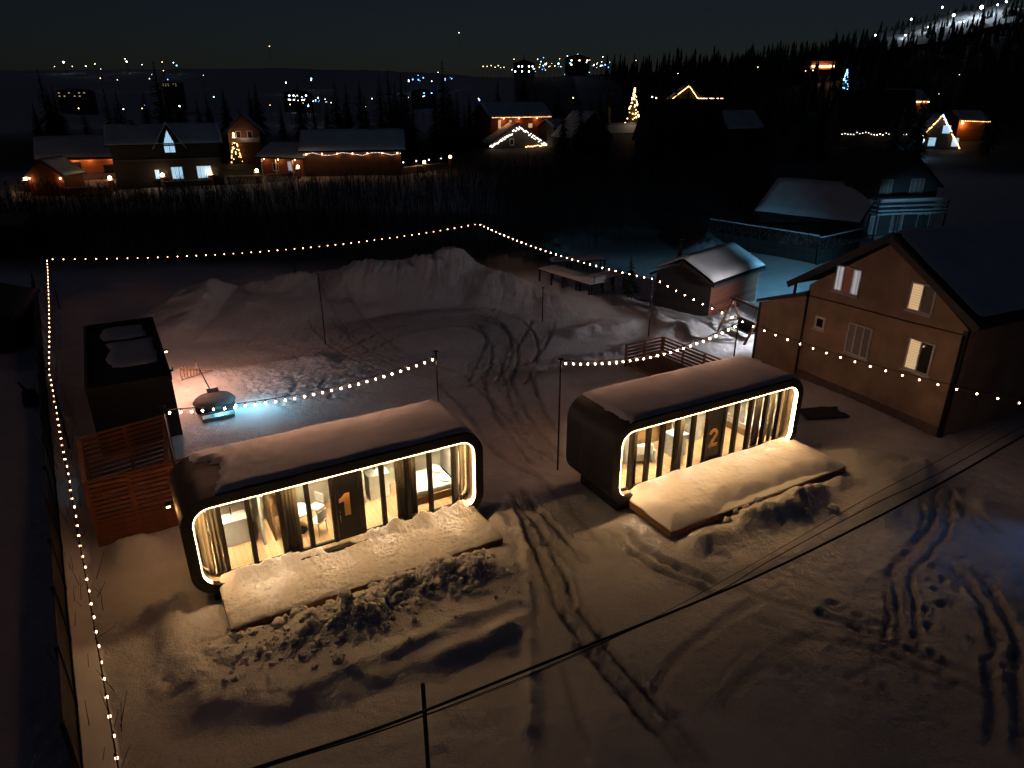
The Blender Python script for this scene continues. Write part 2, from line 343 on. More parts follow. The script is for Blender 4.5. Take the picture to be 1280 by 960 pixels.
TRACKS = []
def terrain(x, y, detail=True):
    h = .16 * fbm(x / 7, y / 7, 3, 3) + .05 * fbm(x / 1.6, y / 1.6, 9, 4)
    if detail: crust = sstep(-.15, .35, fbm(x / 3.5, y / 3.5, 19, 3)); h = h + (.02 + .055 * crust) * fbm(x / .45, y / .45, 15, 5, .62)
    # ploughed snow bank round the turning place
    cx_c = [c[0] for c in CREST]; cz = np.interp(x, cx_c, [c[2] for c in CREST]); wob = 1.2 * fbm(x / 5, x * 0 + 3, 21, 3)
    t = y - (np.interp(x, cx_c, [c[1] for c in CREST]) + wob * .6); wf = np.interp(x, [-30, -20, -8, 2, 10], [10, 9, 7, 5, 4]); prof = np.where(t < 0, np.clip(1 + t / wf, 0, 1)**1.25, np.clip(1 - t / 5., 0, 1)**1.1)
    b = cz * prof * (1 + .26 * fbm(x / 2.2, y / 2.2, 31, 4) + .16 * np.abs(fbm(x / 1.1, y / 2.5, 33, 4)) - .20 * np.maximum(0, fbm(x / .8, y / 1.4, 35, 5, .6)) + .10 * fbm(x / .45, y / .45, 37, 4, .6))
    h = h + b
    if detail:
        def box(line, r):
            xs = [p[0] for p in line]; ys = [p[1] for p in line]
            return (x > min(xs) - r) & (x < max(xs) + r) & (y > min(ys) - r) & (y < max(ys) + r)
        # raised plot before cabin 1, with the bands the plough left
        m = box(PLOT1, 1.5); X, Y = x[m], y[m]
        if X.size:
            d = poly_dist(X, Y, PLOT1) + .25 * fbm(X / .9, Y / .9, 41, 4); u, v = cab_uv(C1, X, Y)
            band = sstep(-.2, .6, d) * sstep(-3.6, -4.6, v) * sstep(2., 5., u)
            h[m] += .38 * sstep(-.4, .75, d) + .05 * sstep(0, .5, d) * fbm(X / .7, Y / .7, 43, 5) + .085 * band * (np.sin((v + .12 * fbm(u / 1.5, v, 47, 3)) * 7.2) - .2)
        # heaps of shovelled snow
        m = box(HEAP1, 3); X, Y = x[m], y[m]
        if X.size:
            ds, arc, side, L = seg_dist(X, Y, HEAP1)
            hp = np.exp(-(ds / .75)**2) * (.25 + .75 * sstep(.2, 3.6, arc)) * sstep(-.2, .8, L - arc + .2)
            h[m] += hp * (.50 + .50 * fbm(X / .55, Y / .55, 51, 5, .6)) + .10 * np.exp(-(ds / 1.1)**2) * fbm(X / .28, Y / .28, 53, 4, .6)
        m = box(HEAP0, 2); X, Y = x[m], y[m]
        if X.size:
            ds, arc, side, L = seg_dist(X, Y, HEAP0); h[m] += np.exp(-(ds / .6)**2) * (.30 + .25 * fbm(X / .5, Y / .5, 57, 5, .6))
        # plot before cabin 2
        m = box(PLOT2, 2); X, Y = x[m], y[m]
        if X.size: h[m] += .16 * sstep(-.3, .8, poly_dist(X, Y, PLOT2) + .25 * fbm(X / 1.2, Y / 1.2, 61, 4))
        for line, hh, ww, nz in RIDGES:
            m = box(line, ww * 2.6); X, Y = x[m], y[m]
            if not X.size: continue
            ds, arc, side, L = seg_dist(X, Y, line)
            h[m] += hh * np.exp(-(ds / ww)**2) * sstep(0, .8, arc) * sstep(0, .8, L - arc) * (1 + nz * fbm(X / .8, Y / .8, 71, 4))
        for line, w, dep, gauge, rough in TRACKS:
            m = box(line, gauge + w * 2); X, Y = x[m], y[m]
            if not X.size: continue
            ds, arc, side, L = seg_dist(X, Y, line)
            ends = sstep(0, .6, arc) * sstep(0, .6, L - arc)
            o = ds * side + .10 * fbm(arc / .8, arc * 0, 81, 4) + .06 * fbm(X / .3, Y / .3, 82, 3); dh = 0; ends = ends * np.clip(.75 + .9 * fbm(arc / 1.7, arc * 0 + gauge, 84, 3), .25, 1.2) * (1.3 if gauge > 1.2 else 1.25 if gauge > .4 and line[0][0] < 4 else .7)
            for g in ((-gauge / 2, gauge / 2) if gauge else (0,)):
                q = np.abs(o - g)
                dh = dh - ends * dep * np.exp(-(q / (w / 2))**2) * (1 + rough * fbm(X / .16, Y / .16, 83, 3, .6)) + ends * dep * .55 * np.exp(-((q - w * .72) / (w * .22))**2) * (1 + rough * fbm(X / .2, Y / .2, 85, 3, .6))
            if gauge and gauge < 1: dh = dh - ends * dep * .3 * sstep(gauge * .8, gauge * .5, np.abs(o)) * (1 + rough * 1.6 * fbm(X / .15, Y / .15, 87, 3, .6))
            h[m] += dh
        # trampled snow
        for (cx, cy), rr, amp in TRAMPLED:
            m = (np.abs(x - cx) < rr) & (np.abs(y - cy) < rr); X, Y = x[m], y[m]
            if not X.size: continue
            k = sstep(rr, rr * .45, np.hypot(X - cx, Y - cy))
            h[m] += -amp * k * sstep(.05, .45, fbm(X / .34, Y / .34, 91, 3, .55)) + amp * .3 * k * fbm(X / .2, Y / .2, 93, 3)
        # footprints in lines
        for line in STEPS:
            m = box(line, .6); X, Y = x[m], y[m]
            if not X.size: continue
            ds, arc, side, L = seg_dist(X, Y, line)
            s = arc / .62; fx = (s - np.floor(s) - .5) * .62; oy = ds * side - .13 * np.where(np.floor(s) % 2 == 0, 1, -1)
            h[m] += -.07 * np.exp(-((fx / .17)**2 + (oy / .09)**2)**2) * (ds < .4) + .03 * np.exp(-((np.hypot(fx / 1.3, oy) - .17) / .05)**2) * (ds < .5)
        # under the cabins, decks and the house the ground stays flat and low
        for q in (C1, C2):
            u, v = cab_uv(q, x, y); k = sstep(-.5, -.1, u) * sstep(CL + .5, CL + .1, u) * sstep(-.25, -.05, v) * sstep(CD + .5, CD + .1, v)
            h = h * (1 - k) + np.minimum(h, .05) * k
            k = sstep(.4, .75, u) * sstep(9.4, 9., u) * sstep(-1.95 if q is C1 else -2.15, -1.6, v) * (v < .2); h = h * (1 - k) + np.minimum(h, .2) * k
    return h
def Wc2(u, v): return (C2[0] + u * math.cos(C2[2]) - v * math.sin(C2[2]), C2[1] + u * math.sin(C2[2]) + v * math.cos(C2[2]))
PLOT1 = GP((262, 728), (190, 775), (196, 825), (208, 872), (235, 905), (310, 902), (430, 872), (540, 840), (668, 806), (655, 700), (628, 630), (560, 640))
PLOT2 = GP((700, 596), (770, 646), (820, 700), (880, 735), (990, 715), (1095, 650), (1140, 600), (1060, 560), (1000, 560), (900, 600), (780, 600))
HEAP1 = GP((300, 815), (370, 806), (440, 782), (500, 756), (560, 730), (622, 722))
HEAP0 = GP((195, 770), (230, 752), (262, 738))
RIDGES = [
    ([tuple(Wc2(u, -2.42)) for u in (2.9, 4.2, 5.6, 7.0, 8.0)], .34, .38, .6),
    ([tuple(Wc2(u, -2.95)) for u in (3.6, 5.0, 6.2, 7.2)], .12, .45, .9),
    (smooth_line(GP((860, 690), (930, 668), (1000, 640), (1050, 606), (1062, 592))), .34, .45, .35),
    (smooth_line(GP((1040, 584), (1090, 586), (1150, 592), (1180, 600))), .62, 1.0, .3),
    (smooth_line(GP((1150, 592), (1120, 620), (1080, 655))), .38, .8, .3),
    (smooth_line(GP((845, 700), (880, 690), (905, 700))), .28, .5, .2),
    (GP((655, 660), (662, 740), (664, 860), (660, 965)), .13, .16, 1.2),
    (smooth_line(GP((628, 618), (645, 650), (656, 690))), .18, .22, 1.),
    (smooth_line(GP((700, 420), (740, 412), (790, 402), (830, 392))), .26, .9, 1.0),
    (smooth_line(GP((660, 470), (690, 455), (760, 445), (800, 432))), .26, .8, 1.1),
    (smooth_line(GP((800, 440), (850, 412), (890, 404), (930, 392))), .38, .9, .6),
    (smooth_line(GP((700, 600), (740, 630), (770, 648))), .18, .3, .6),
    (smooth_line(GP((200, 478), (230, 470), (300, 468), (420, 448))), .35, 1.2, .3),
    (smooth_line(GP((120, 700), (170, 688), (212, 672))), .5, .6, .5),
    (GP((640, 335), (700, 300), (760, 290), (850, 285)), .8, 2.5, .6),
    (GP((860, 290), (885, 300), (880, 320)), 1.2, 1.6, .4),
]
TRACKS += [
    (smooth_line(GP((655, 640), (685, 700), (712, 760), (765, 830), (830, 905), (880, 975))), .26, .10, .55, 1.0),
    (smooth_line(GP((640, 610), (668, 640), (700, 678), (735, 712))), .22, .07, .5, .8),
    (smooth_line(GP((640, 560), (675, 600), (715, 640), (760, 690))), .22, .05, 0, .8),
    (smooth_line(GP((762, 655), (800, 690), (850, 722), (905, 742))), .24, .09, .45, .9),
    (smooth_line(GP((905, 735), (960, 752), (1030, 775), (1100, 800), (1190, 830), (1290, 855))), .35, .10, 0, .5),
    (smooth_line(GP((930, 775), (1010, 800), (1090, 815), (1180, 845), (1270, 880))), .3, .06, 0, .9),
    (smooth_line(GP((1180, 602), (1178, 640), (1160, 680), (1128, 712), (1135, 760), (1136, 820))), .22, .09, .5, .5),
    (smooth_line(GP((1155, 610), (1150, 660), (1110, 710), (1112, 770), (1105, 810))), .18, .07, 0, .6),
    (smooth_line(GP((1195, 700), (1235, 740), (1255, 800), (1258, 870), (1262, 940))), .3, .08, .55, 1.3),
    (smooth_line(GP((1175, 620), (1215, 640), (1250, 670))), .25, .07, .6, .8),
    (smooth_line(GP((700, 820), (715, 880), (740, 940))), .16, .06, 0, .9),
    (smooth_line(GP((860, 890), (880, 840), (940, 800), (980, 770))), .35, .025, 1.6, .9),
    (smooth_line(GP((430, 428), (500, 400), (570, 392), (618, 394), (650, 415), (655, 450), (636, 480))), .24, .07, 1.5, .7),
    (smooth_line(GP((440, 440), (510, 412), (575, 403), (606, 408), (628, 428), (630, 455), (618, 478))), .24, .07, 1.5, .7),
    (smooth_line(GP((470, 400), (540, 398), (600, 400), (622, 420), (615, 450), (602, 478))), .22, .06, 1.4, .7),
    (smooth_line(GP((600, 490), (630, 460), (660, 440), (680, 400))), .24, .05, 1.5, .7),
    (smooth_line(GP((410, 370), (460, 420), (500, 450), (560, 470))), .22, .05, 1.5, .7),
    (smooth_line(GP((400, 400), (430, 430), (480, 455), (520, 462))), .22, .05, 1.5, .7),
    (smooth_line(GP((340, 470), (400, 455), (450, 445), (510, 440))), .25, .05, 1.4, .8),
    (smooth_line(GP((330, 490), (400, 475), (470, 462), (560, 440))), .25, .06, 1.4, .9),
    (smooth_line(GP((560, 470), (600, 510), (640, 560), (690, 590))), .25, .05, 1.5, .8),
    (smooth_line(GP((620, 470), (640, 520), (670, 560), (690, 580))), .25, .05, 1.4, .8),
    (smooth_line(GP((640, 450), (660, 510), (680, 545))), .25, .05, 1.4, .8),
]
TRAMPLED = [(P(360, 485)[:2], 3.2, .10), (P(440, 478)[:2], 3.5, .08), (P(1240, 720)[:2], 1.6, .08), (P(1255, 800)[:2], 1.4, .08), (P(1175, 740)[:2], 1.0, .07),
            (P(930, 440)[:2], 2.5, .10), (P(690, 690)[:2], .7, .10), (P(740, 800)[:2], .8, .10), (P(1000, 850)[:2], 2.4, .025), (P(1140, 860)[:2], 2.2, .025),
            (P(800, 850)[:2], 2., .02), (P(680, 530)[:2], 2.6, .06), (P(270, 480)[:2], 2.2, .08), (P(1190, 640)[:2], 1.6, .08), (P(250, 840)[:2], 1.6, .07), (P(600, 450)[:2], 5, .04), (P(470, 430)[:2], 5, .04)]
STEPS = [smooth_line(GP((1170, 700), (1175, 740), (1150, 790), (1170, 830))), smooth_line(GP((1060, 780), (1110, 800), (1160, 812))),
         smooth_line(GP((1010, 770), (1040, 760), (1080, 770)))]
def axis(lo, hi, fine, step, g):
    a = list(np.arange(fine[0], fine[1], step)); s = step; v = a[-1]
    while v < hi: s *= g; v += s; a.append(v)
    s = step; v = a[0]; b = []
    while v > lo: s *= g; v -= s; b.append(v)
    return np.array(b[::-1] + a)
XS = axis(-2600, 2600, (-15, 20), .075, 1.022); YS = axis(-60, 3400, (8, 33), .075, 1.016)
GX, GY = np.meshgrid(XS, YS, indexing='ij')
GZ = np.zeros(GX.shape)
near = (GX > -40) & (GX < 45) & (GY < 75)
GZ[near] = terrain(GX[near], GY[near]); far = ~near
GZ[far] = terrain(GX[far], GY[far], False)
GZ += hill(GX, GY) + np.where(GY > 190, 1.5 * fbm(GX / 40, GY / 40, 5, 4) * sstep(190, 260, GY), 0)
def ground_z(x, y): return float((terrain(np.array([[x]]), np.array([[y]]), -40 < x < 45 and y < 75) + hill(np.array([[x]]), np.array([[y]])))[0, 0])
# forest floor and brush cover
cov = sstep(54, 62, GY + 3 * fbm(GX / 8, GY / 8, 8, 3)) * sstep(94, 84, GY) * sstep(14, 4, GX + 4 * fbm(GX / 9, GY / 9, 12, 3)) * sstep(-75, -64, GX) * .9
cov = np.maximum(cov, sstep(125, 150, GY + 10 * fbm(GX / 25, GY / 25, 14, 3)) * (1 - .8 * sstep(215, 300, GY) * sstep(.16, .02, GX / np.maximum(GY, 1) + .05 * fbm(GX / 60, GY / 60, 24, 3))))  # far left hill paled to merge with the sky, painted in place of haze
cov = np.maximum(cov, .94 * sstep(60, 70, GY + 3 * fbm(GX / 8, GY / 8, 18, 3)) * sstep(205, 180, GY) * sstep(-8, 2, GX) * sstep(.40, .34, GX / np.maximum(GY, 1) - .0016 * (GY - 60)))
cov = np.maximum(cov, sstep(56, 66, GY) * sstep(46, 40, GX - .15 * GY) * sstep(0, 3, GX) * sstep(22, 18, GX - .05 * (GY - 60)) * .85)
worn = np.zeros(GX.shape)
for line, w, dep, gauge, rough in TRACKS:
    xs = [p[0] for p in line]; ys = [p[1] for p in line]
    m = (GX > min(xs) - 2) & (GX < max(xs) + 2) & (GY > min(ys) - 2) & (GY < max(ys) + 2)
    ds, arc, side, L = seg_dist(GX[m], GY[m], line); rut = np.maximum(.3 * sstep(gauge / 2 + w, gauge / 2, ds), .6 * np.exp(-((np.abs(ds - gauge / 2) + .04 * fbm(GX[m] / .4, GY[m] / .4, 77, 3)) / (w * .55))**2)); worn[m] = np.maximum(worn[m], rut * sstep(0, .6, arc) * sstep(0, .6, L - arc))
nx, ny = GX.shape
me = bpy.data.meshes.new('ground'); me.vertices.add(nx * ny)
me.vertices.foreach_set('co', np.stack([GX, GY, GZ], -1).astype(np.float32).ravel())
I, J = np.meshgrid(np.arange(nx - 1), np.arange(ny - 1), indexing='ij'); a_ = (I * ny + J).ravel()
quads = np.stack([a_, a_ + ny, a_ + ny + 1, a_ + 1], -1).astype(np.int32)
me.loops.add(quads.size); me.loops.foreach_set('vertex_index', quads.ravel()); me.polygons.add(len(quads))
me.polygons.foreach_set('loop_start', np.arange(0, quads.size, 4, dtype=np.int32)); me.polygons.foreach_set('loop_total', np.full(len(quads), 4, np.int32))
me.polygons.foreach_set('use_smooth', np.ones(len(quads), bool)); me.update(); me.validate()
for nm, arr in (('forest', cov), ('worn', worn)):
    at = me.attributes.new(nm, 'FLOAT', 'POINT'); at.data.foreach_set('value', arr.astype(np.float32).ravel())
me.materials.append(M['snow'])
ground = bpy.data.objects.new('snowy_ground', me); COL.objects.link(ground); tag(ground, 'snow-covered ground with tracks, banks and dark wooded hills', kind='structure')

# ------------------------------------------------------------------ houses (walls > windows, roof > snow, ...)
def window(parent, origin, ax, wd, ht, pane_mat, frame_mat=None, out=(0, -1, 0), split=1, fr=.07, side_mats=None, name='window', grille=False):
    o = Vector(origin); ax = Vector(ax).normalized(); out = Vector(out).normalized(); up = Vector((0, 0, 1))
    def q(a, b, c): return o + ax * a + up * b + out * c
    def bx(mb, a0, b0, a1, b1, c0, c1):
        mb.add([q(a, b, c) for c in (c0, c1) for a, b in ((a0, b0), (a1, b0), (a1, b1), (a0, b1))], [(0,1,2,3),(4,7,6,5),(0,4,5,1),(1,5,6,2),(2,6,7,3),(3,7,4,0)])
    m = MB()
    bx(m, 0, 0, fr, ht, .004, .06); bx(m, wd - fr, 0, wd, ht, .004, .06); bx(m, fr, 0, wd - fr, fr, .004, .06); bx(m, fr, ht - fr, wd - fr, ht, .004, .06)
    for k in range(1, split): bx(m, wd * k / split - fr * .45, fr, wd * k / split + fr * .45, ht - fr, .004, .055)
    w = obj(name, m, frame_mat or M['upvc'], parent)
    for k in range(split):
        a0 = fr if k == 0 else wd * k / split + fr * .45; a1 = wd - fr if k == split - 1 else wd * (k + 1) / split - fr * .45
        p = MB(); bx(p, a0, fr, a1, ht - fr, .006, .02); obj('pane', p, (side_mats or [pane_mat] * split)[k], w)
    s = MB(); bx(s, -.06, -.06, wd + .06, -.005, .003, .14); obj('sill', s, frame_mat or M['upvc'], w)
    return w
def roof_poly(w, eave, ridge, o, t, lift=0.):
    s = (ridge - eave) / (w / 2)
    return [(-o, eave - o*s + lift), (w/2, ridge + lift), (w + o, eave - o*s + lift), (w + o, eave - o*s + lift + t), (w/2, ridge + lift + t * 1.1), (-o, eave - o*s + lift + t)]
def house(name, label, loc, rz, w, d, eave, ridge, wall, axis='y', over=.5, snow=.22, wins=(), group=None, roof=None, chimney=None, gable=None):
    h = thing(name, label, 'house' if 'house' in name else name.replace('_', ' '), loc, rz, group)
    if axis == 'y':
        b = MB().prism([(0, -.6), (w, -.6), (w, eave), (w/2, ridge), (0, eave)], 0, d); pl = w; r0, r1, ax = -over, d + over, 'xz'
    else:
        b = MB().prism([(0, -.6), (d, -.6), (d, eave), (d/2, ridge), (0, eave)], 0, w, 'yz'); pl = d; r0, r1, ax = -over, w + over, 'yz'
    obj('wall', b, wall, h)
    r = obj('roof', MB().prism(roof_poly(pl, eave, ridge, over, .16, .025), r0, r1, ax), roof or M['roof_dark'], h)
    if snow:
        # a blanket of settled snow with a soft uneven rim
        sl = (ridge - eave) / (pl / 2); m = MB(); n1, n2 = 13, 15; rr = random.Random(len(label))
        ts = [-over + .06 + (pl + 2*over - .12) * i / (n1 - 1) for i in range(n1)]; ss = [r0 + .08 + (r1 - r0 - .16) * j / (n2 - 1) for j in range(n2)]
        def top(a, b):
            base = ridge - abs(a - pl/2) * sl + .19
            e = min(a + over, pl + over - a, b - r0, r1 - b); k = min(1, max(0, e / .35)) ** .5
            z = base + snow * k * (1 + .35 * mnoise.noise(Vector((a * .4, b * .4, len(label))))) + .012
            return (a, b, z) if ax == 'xz' else (b, a, z)
        m.grid(ts, ss, top); o_ = obj('roof_snow', m, M['snow_soft'], r, True)
        md = o_.modifiers.new('thickness', 'SOLIDIFY'); md.thickness = .05; md.offset = -1
    if chimney:
        cx, cy, ch = chimney; obj('chimney', MB().box(cx-.3, cy-.3, eave, cx+.3, cy+.3, ridge + ch).box(cx-.36, cy-.36, ridge + ch, cx+.36, cy+.36, ridge + ch + .12), M['brick_plank'], r)
    for face, a, z, ww, hh, mt, *rest in wins:
        o, ax_, out = {'f': ((a, 0, z), (1, 0, 0), (0, -1, 0)), 'l': ((0, d - a, z), (0, -1, 0), (-1, 0, 0)), 'r': ((w, a, z), (0, 1, 0), (1, 0, 0))}[face]
        window(h, o, ax_, ww, hh, mt, rest[0] if rest else None, out, rest[1] if len(rest) > 1 else 1)
    return h
def bulbs(parent, pts, step, r, mt, name='eave_lights', drop=.05, jit=0.):
    m = MB(); acc = 0.; rr = random.Random(int(abs(pts[0][0] * 100)) + len(pts))
    for a, b in zip(pts[:-1], pts[1:]):
        a = Vector(a); b = Vector(b); n = max(1, int((b - a).length / step))
        for k in range(n):
            p = a.lerp(b, (k + .5) / n); m.ico((p.x, p.y, p.z - drop - jit * rr.random()), r * (.8 + .4 * rr.random()), 0 if False else 1, 0)
    return obj(name, m, mt, parent)

# the ochre gable house on the right
HL = Vector((18.34 + 8 * math.cos(R(116)), 26.5 + 8 * math.sin(R(116)), 0))
h1 = thing('gable_house', 'two-storey ochre rendered house with dark steep snowy roof beside the second black cabin', 'house', HL, R(-64))
obj('wall', MB().prism([(0, -.5), (8, -.5), (8, 4.78), (4, 7.55), (0, 4.78)], 0, 13), M['stucco'], h1)
rf = obj('roof', MB().prism([(-1.15, 4.55), (-1.15, 4.75), (3.85, 7.95), (4.05, 7.95), (8.5, 5.12), (8.5, 4.92), (3.95, 7.62)], -.24, 13.5), M['roof_dark'], h1)
m = MB()
def _rs(a, b):
    z = 7.95 - abs(a - 3.95) * .635; e = min(a + 1.1, 8.4 - a, b + .1, 13.4 - b); k = min(1, max(0, e / .5)) ** .5
    return (a, b, z - .02 + .16 * k * (1 + .3 * mnoise.noise(Vector((a, b * .5, 2)))))
m.grid([3.9 + (8.4 - 3.9) * i / 14 for i in range(15)], [-.1 + 13.4 * j / 24 for j in range(25)], _rs); o_ = obj('roof_snow', m, M['snow_soft'], rf, True)
md = o_.modifiers.new('thickness', 'SOLIDIFY'); md.thickness = .06; md.offset = -1
obj('barge_board', MB().beam((-1.15, -.27, 4.56), (3.95, -.27, 7.76), .05, .30).beam((3.95, -.27, 7.76), (8.5, -.27, 4.94), .05, .30), M['roof_dark'], rf)
for x_ in (7.93, .06): obj('downpipe', MB().tube([(x_, -.07, 4.5), (x_, -.07, .1)], .055, 8), M['roof_dark'], h1, True)
obj('corner_trim', MB().box(7.85, -.03, -.4, 8.03, .15, 4.7), M['roof_dark'], h1)
obj('wall_cable', MB().tube([(.05, -.03, 4.25), (2.5, -.03, 4.33), (5.2, -.03, 4.4), (7.85, -.03, 4.52)], .028, 5), M['roof_dark'], h1)
obj('plinth', MB().box(-.02, -.05, -.4, 7.84, -.003, .35), mat('grey_plinth', (.16, .12, .10), .9, .2, 3, .3), h1)
fr = M['upvc']
window(h1, (1.40, 0, 4.85), (1, 0, 0), 1.40, 1.25, None, fr, split=3, side_mats=[E_WINW, E_RED, E_WINW])
window(h1, (5.25, 0, 4.92), (1, 0, 0), 1.15, 1.24, None, fr, split=2, side_mats=[E_WARM2, M['curtain_pane']])
window(h1, (2.62, 0, 2.10), (1, 0, 0), 1.28, 1.50, None, fr, split=3, side_mats=[M['curtain_pane']] * 3)
window(h1, (5.70, 0, 2.36), (1, 0, 0), 1.18, 1.42, None, fr, split=2, side_mats=[E_WARM2, M['pane_dark']])
window(h1, (.70, 0, 2.76), (1, 0, 0), .60, .64, M['pane_dark'], fr, fr=.11)
ln = obj('lean_to', MB().prism([(-3.1, -.5), (-.004, -.5), (-.004, 4.2), (-3.1, 3.1)], .06, 6), M['stucco'], h1)
obj('lean_to_roof', MB().prism([(-3.2, 3.09), (-.01, 4.22), (-.01, 4.40), (-3.2, 3.27)], -.15, 6.3), M['roof_dark'], ln)
obj('lean_to_trim', MB().box(-3.13, .02, -.4, -3.0, .16, 3.1), M['roof_dark'], ln)
obj('porch_post', MB().box(-1.05, .1, 3.75, -.95, .2, 4.7), M['roof_dark'], h1)
def h1w(a, b, z): return h1.matrix_basis @ Vector((a, b, z))
h1.rotation_euler = (0, 0, R(-64)); H1M = Matrix.Translation(HL) @ Matrix.Rotation(R(-64), 4, 'Z')
def wall_lamp(label, loc, light, mt, out=(0, -1, 0), kind='POINT', target=None, size=120, r=.06):
    t = thing('wall_lamp', label, 'lamp', loc, math.atan2(out[0], -out[1]))
    obj('bracket', MB().box(-.05, -.03, -.05, .05, .06, .05).tube([(0, -.03, 0), (0, -.10, .02)], .02, 6), M['black_metal'], t)
    obj('lamp_hood', MB().box(-.10, -.20, .04, .10, -.06, .08), M['black_metal'], t)
    obj('lamp_glass', MB().box(-.08, -.18, -.02, .08, -.08, .037), mt, t)
    col, en = light
    l = lamp_light('lamp_light', kind, (0, -.35, -.08), en, col, r, t, None if target is None else Matrix.Rotation(-math.atan2(out[0], -out[1]), 4, 'Z') @ (Vector(target) - Vector(loc)), size)
    return t
# security floods on the house: white over the swing, cold over the flat yard behind
pf = H1M @ Vector((-3.35, 3.2, 2.75)); wall_lamp('white floodlight on the lean-to end of the ochre house over the swing', pf, ((.97, .95, 1), 1000), E_COLD, (-.44, .9, 0), 'SPOT', (8.5, 42.5, 0), 130)
pb = H1M @ Vector((-1.0, 12.9, 4.4)); wall_lamp('cold blue floodlight under the rear eave of the ochre house', pb, ((.22, .66, 1), 6000), E_CYAN, (-.44, .9, 0), 'SPOT', (20.5, 54, 0), 75)

# ------------------------------------------------------------------ the two black cabins
def Wc(q, u, v, z): c, s = math.cos(q[2]), math.sin(q[2]); return Vector((q[0] + u*c - v*s, q[1] + u*s + v*c, z))
IN0, IN1, GV = .30, .42, .35
def digit_mesh(d, u, z, s, y0, y1):
    m = MB()
    if d == 1:
        poly = [(.20, 0), (.44, 0), (.44, 1.0), (.26, 1.0), (.12, .86), (0, .80), (0, .64), (.20, .70)]
        m.prism([(u + a * s, z + b * s) for a, b in poly], y0, y1)
    else:
        out = []; inn = []
        for k in range(11):
            a = R(175 - 225 * k / 10); out.append((.29 + .29 * math.cos(a), .71 + .29 * math.sin(a))); inn.append((.29 + .13 * math.cos(a), .71 + .125 * math.sin(a)))
        out += [(.26, .17), (.60, .17), (.60, 0)]; inn += [(.02, .13), (.02, 0), (.02, 0)]
        n = len(out); o2 = [(u + a*s, z + b*s) for a, b in out]; i2 = [(u + a*s, z + b*s) for a, b in inn]
        for k in range(n - 1):
            qd = [o2[k], o2[k+1], i2[k+1], i2[k]]
            if k == n - 2: qd = [o2[k], o2[k+1], i2[k+1]]
            m.prism(qd, y0, y1)
    return m
def curtain(parent, u0, u1, mt, v=.52, z0=.78, z1=3.22, seed=0):
    n = max(8, int((u1 - u0) / .025)); us = [u0 + (u1 - u0) * i / n for i in range(n + 1)]; rr = random.Random(seed); ph = rr.random() * 6
    def p(u, z): k = .6 + .4 * (3.2 - z) / 2.5; return (u, v + .045 * k * math.sin(u * 52 + ph + .5 * math.sin(u * 9)), z)
    o = obj('curtain', MB().grid(us, [z0, (z0 + z1) / 2, z1], p), mt, parent, True)
    md = o.modifiers.new('thickness', 'SOLIDIFY'); md.thickness = .008
    return o
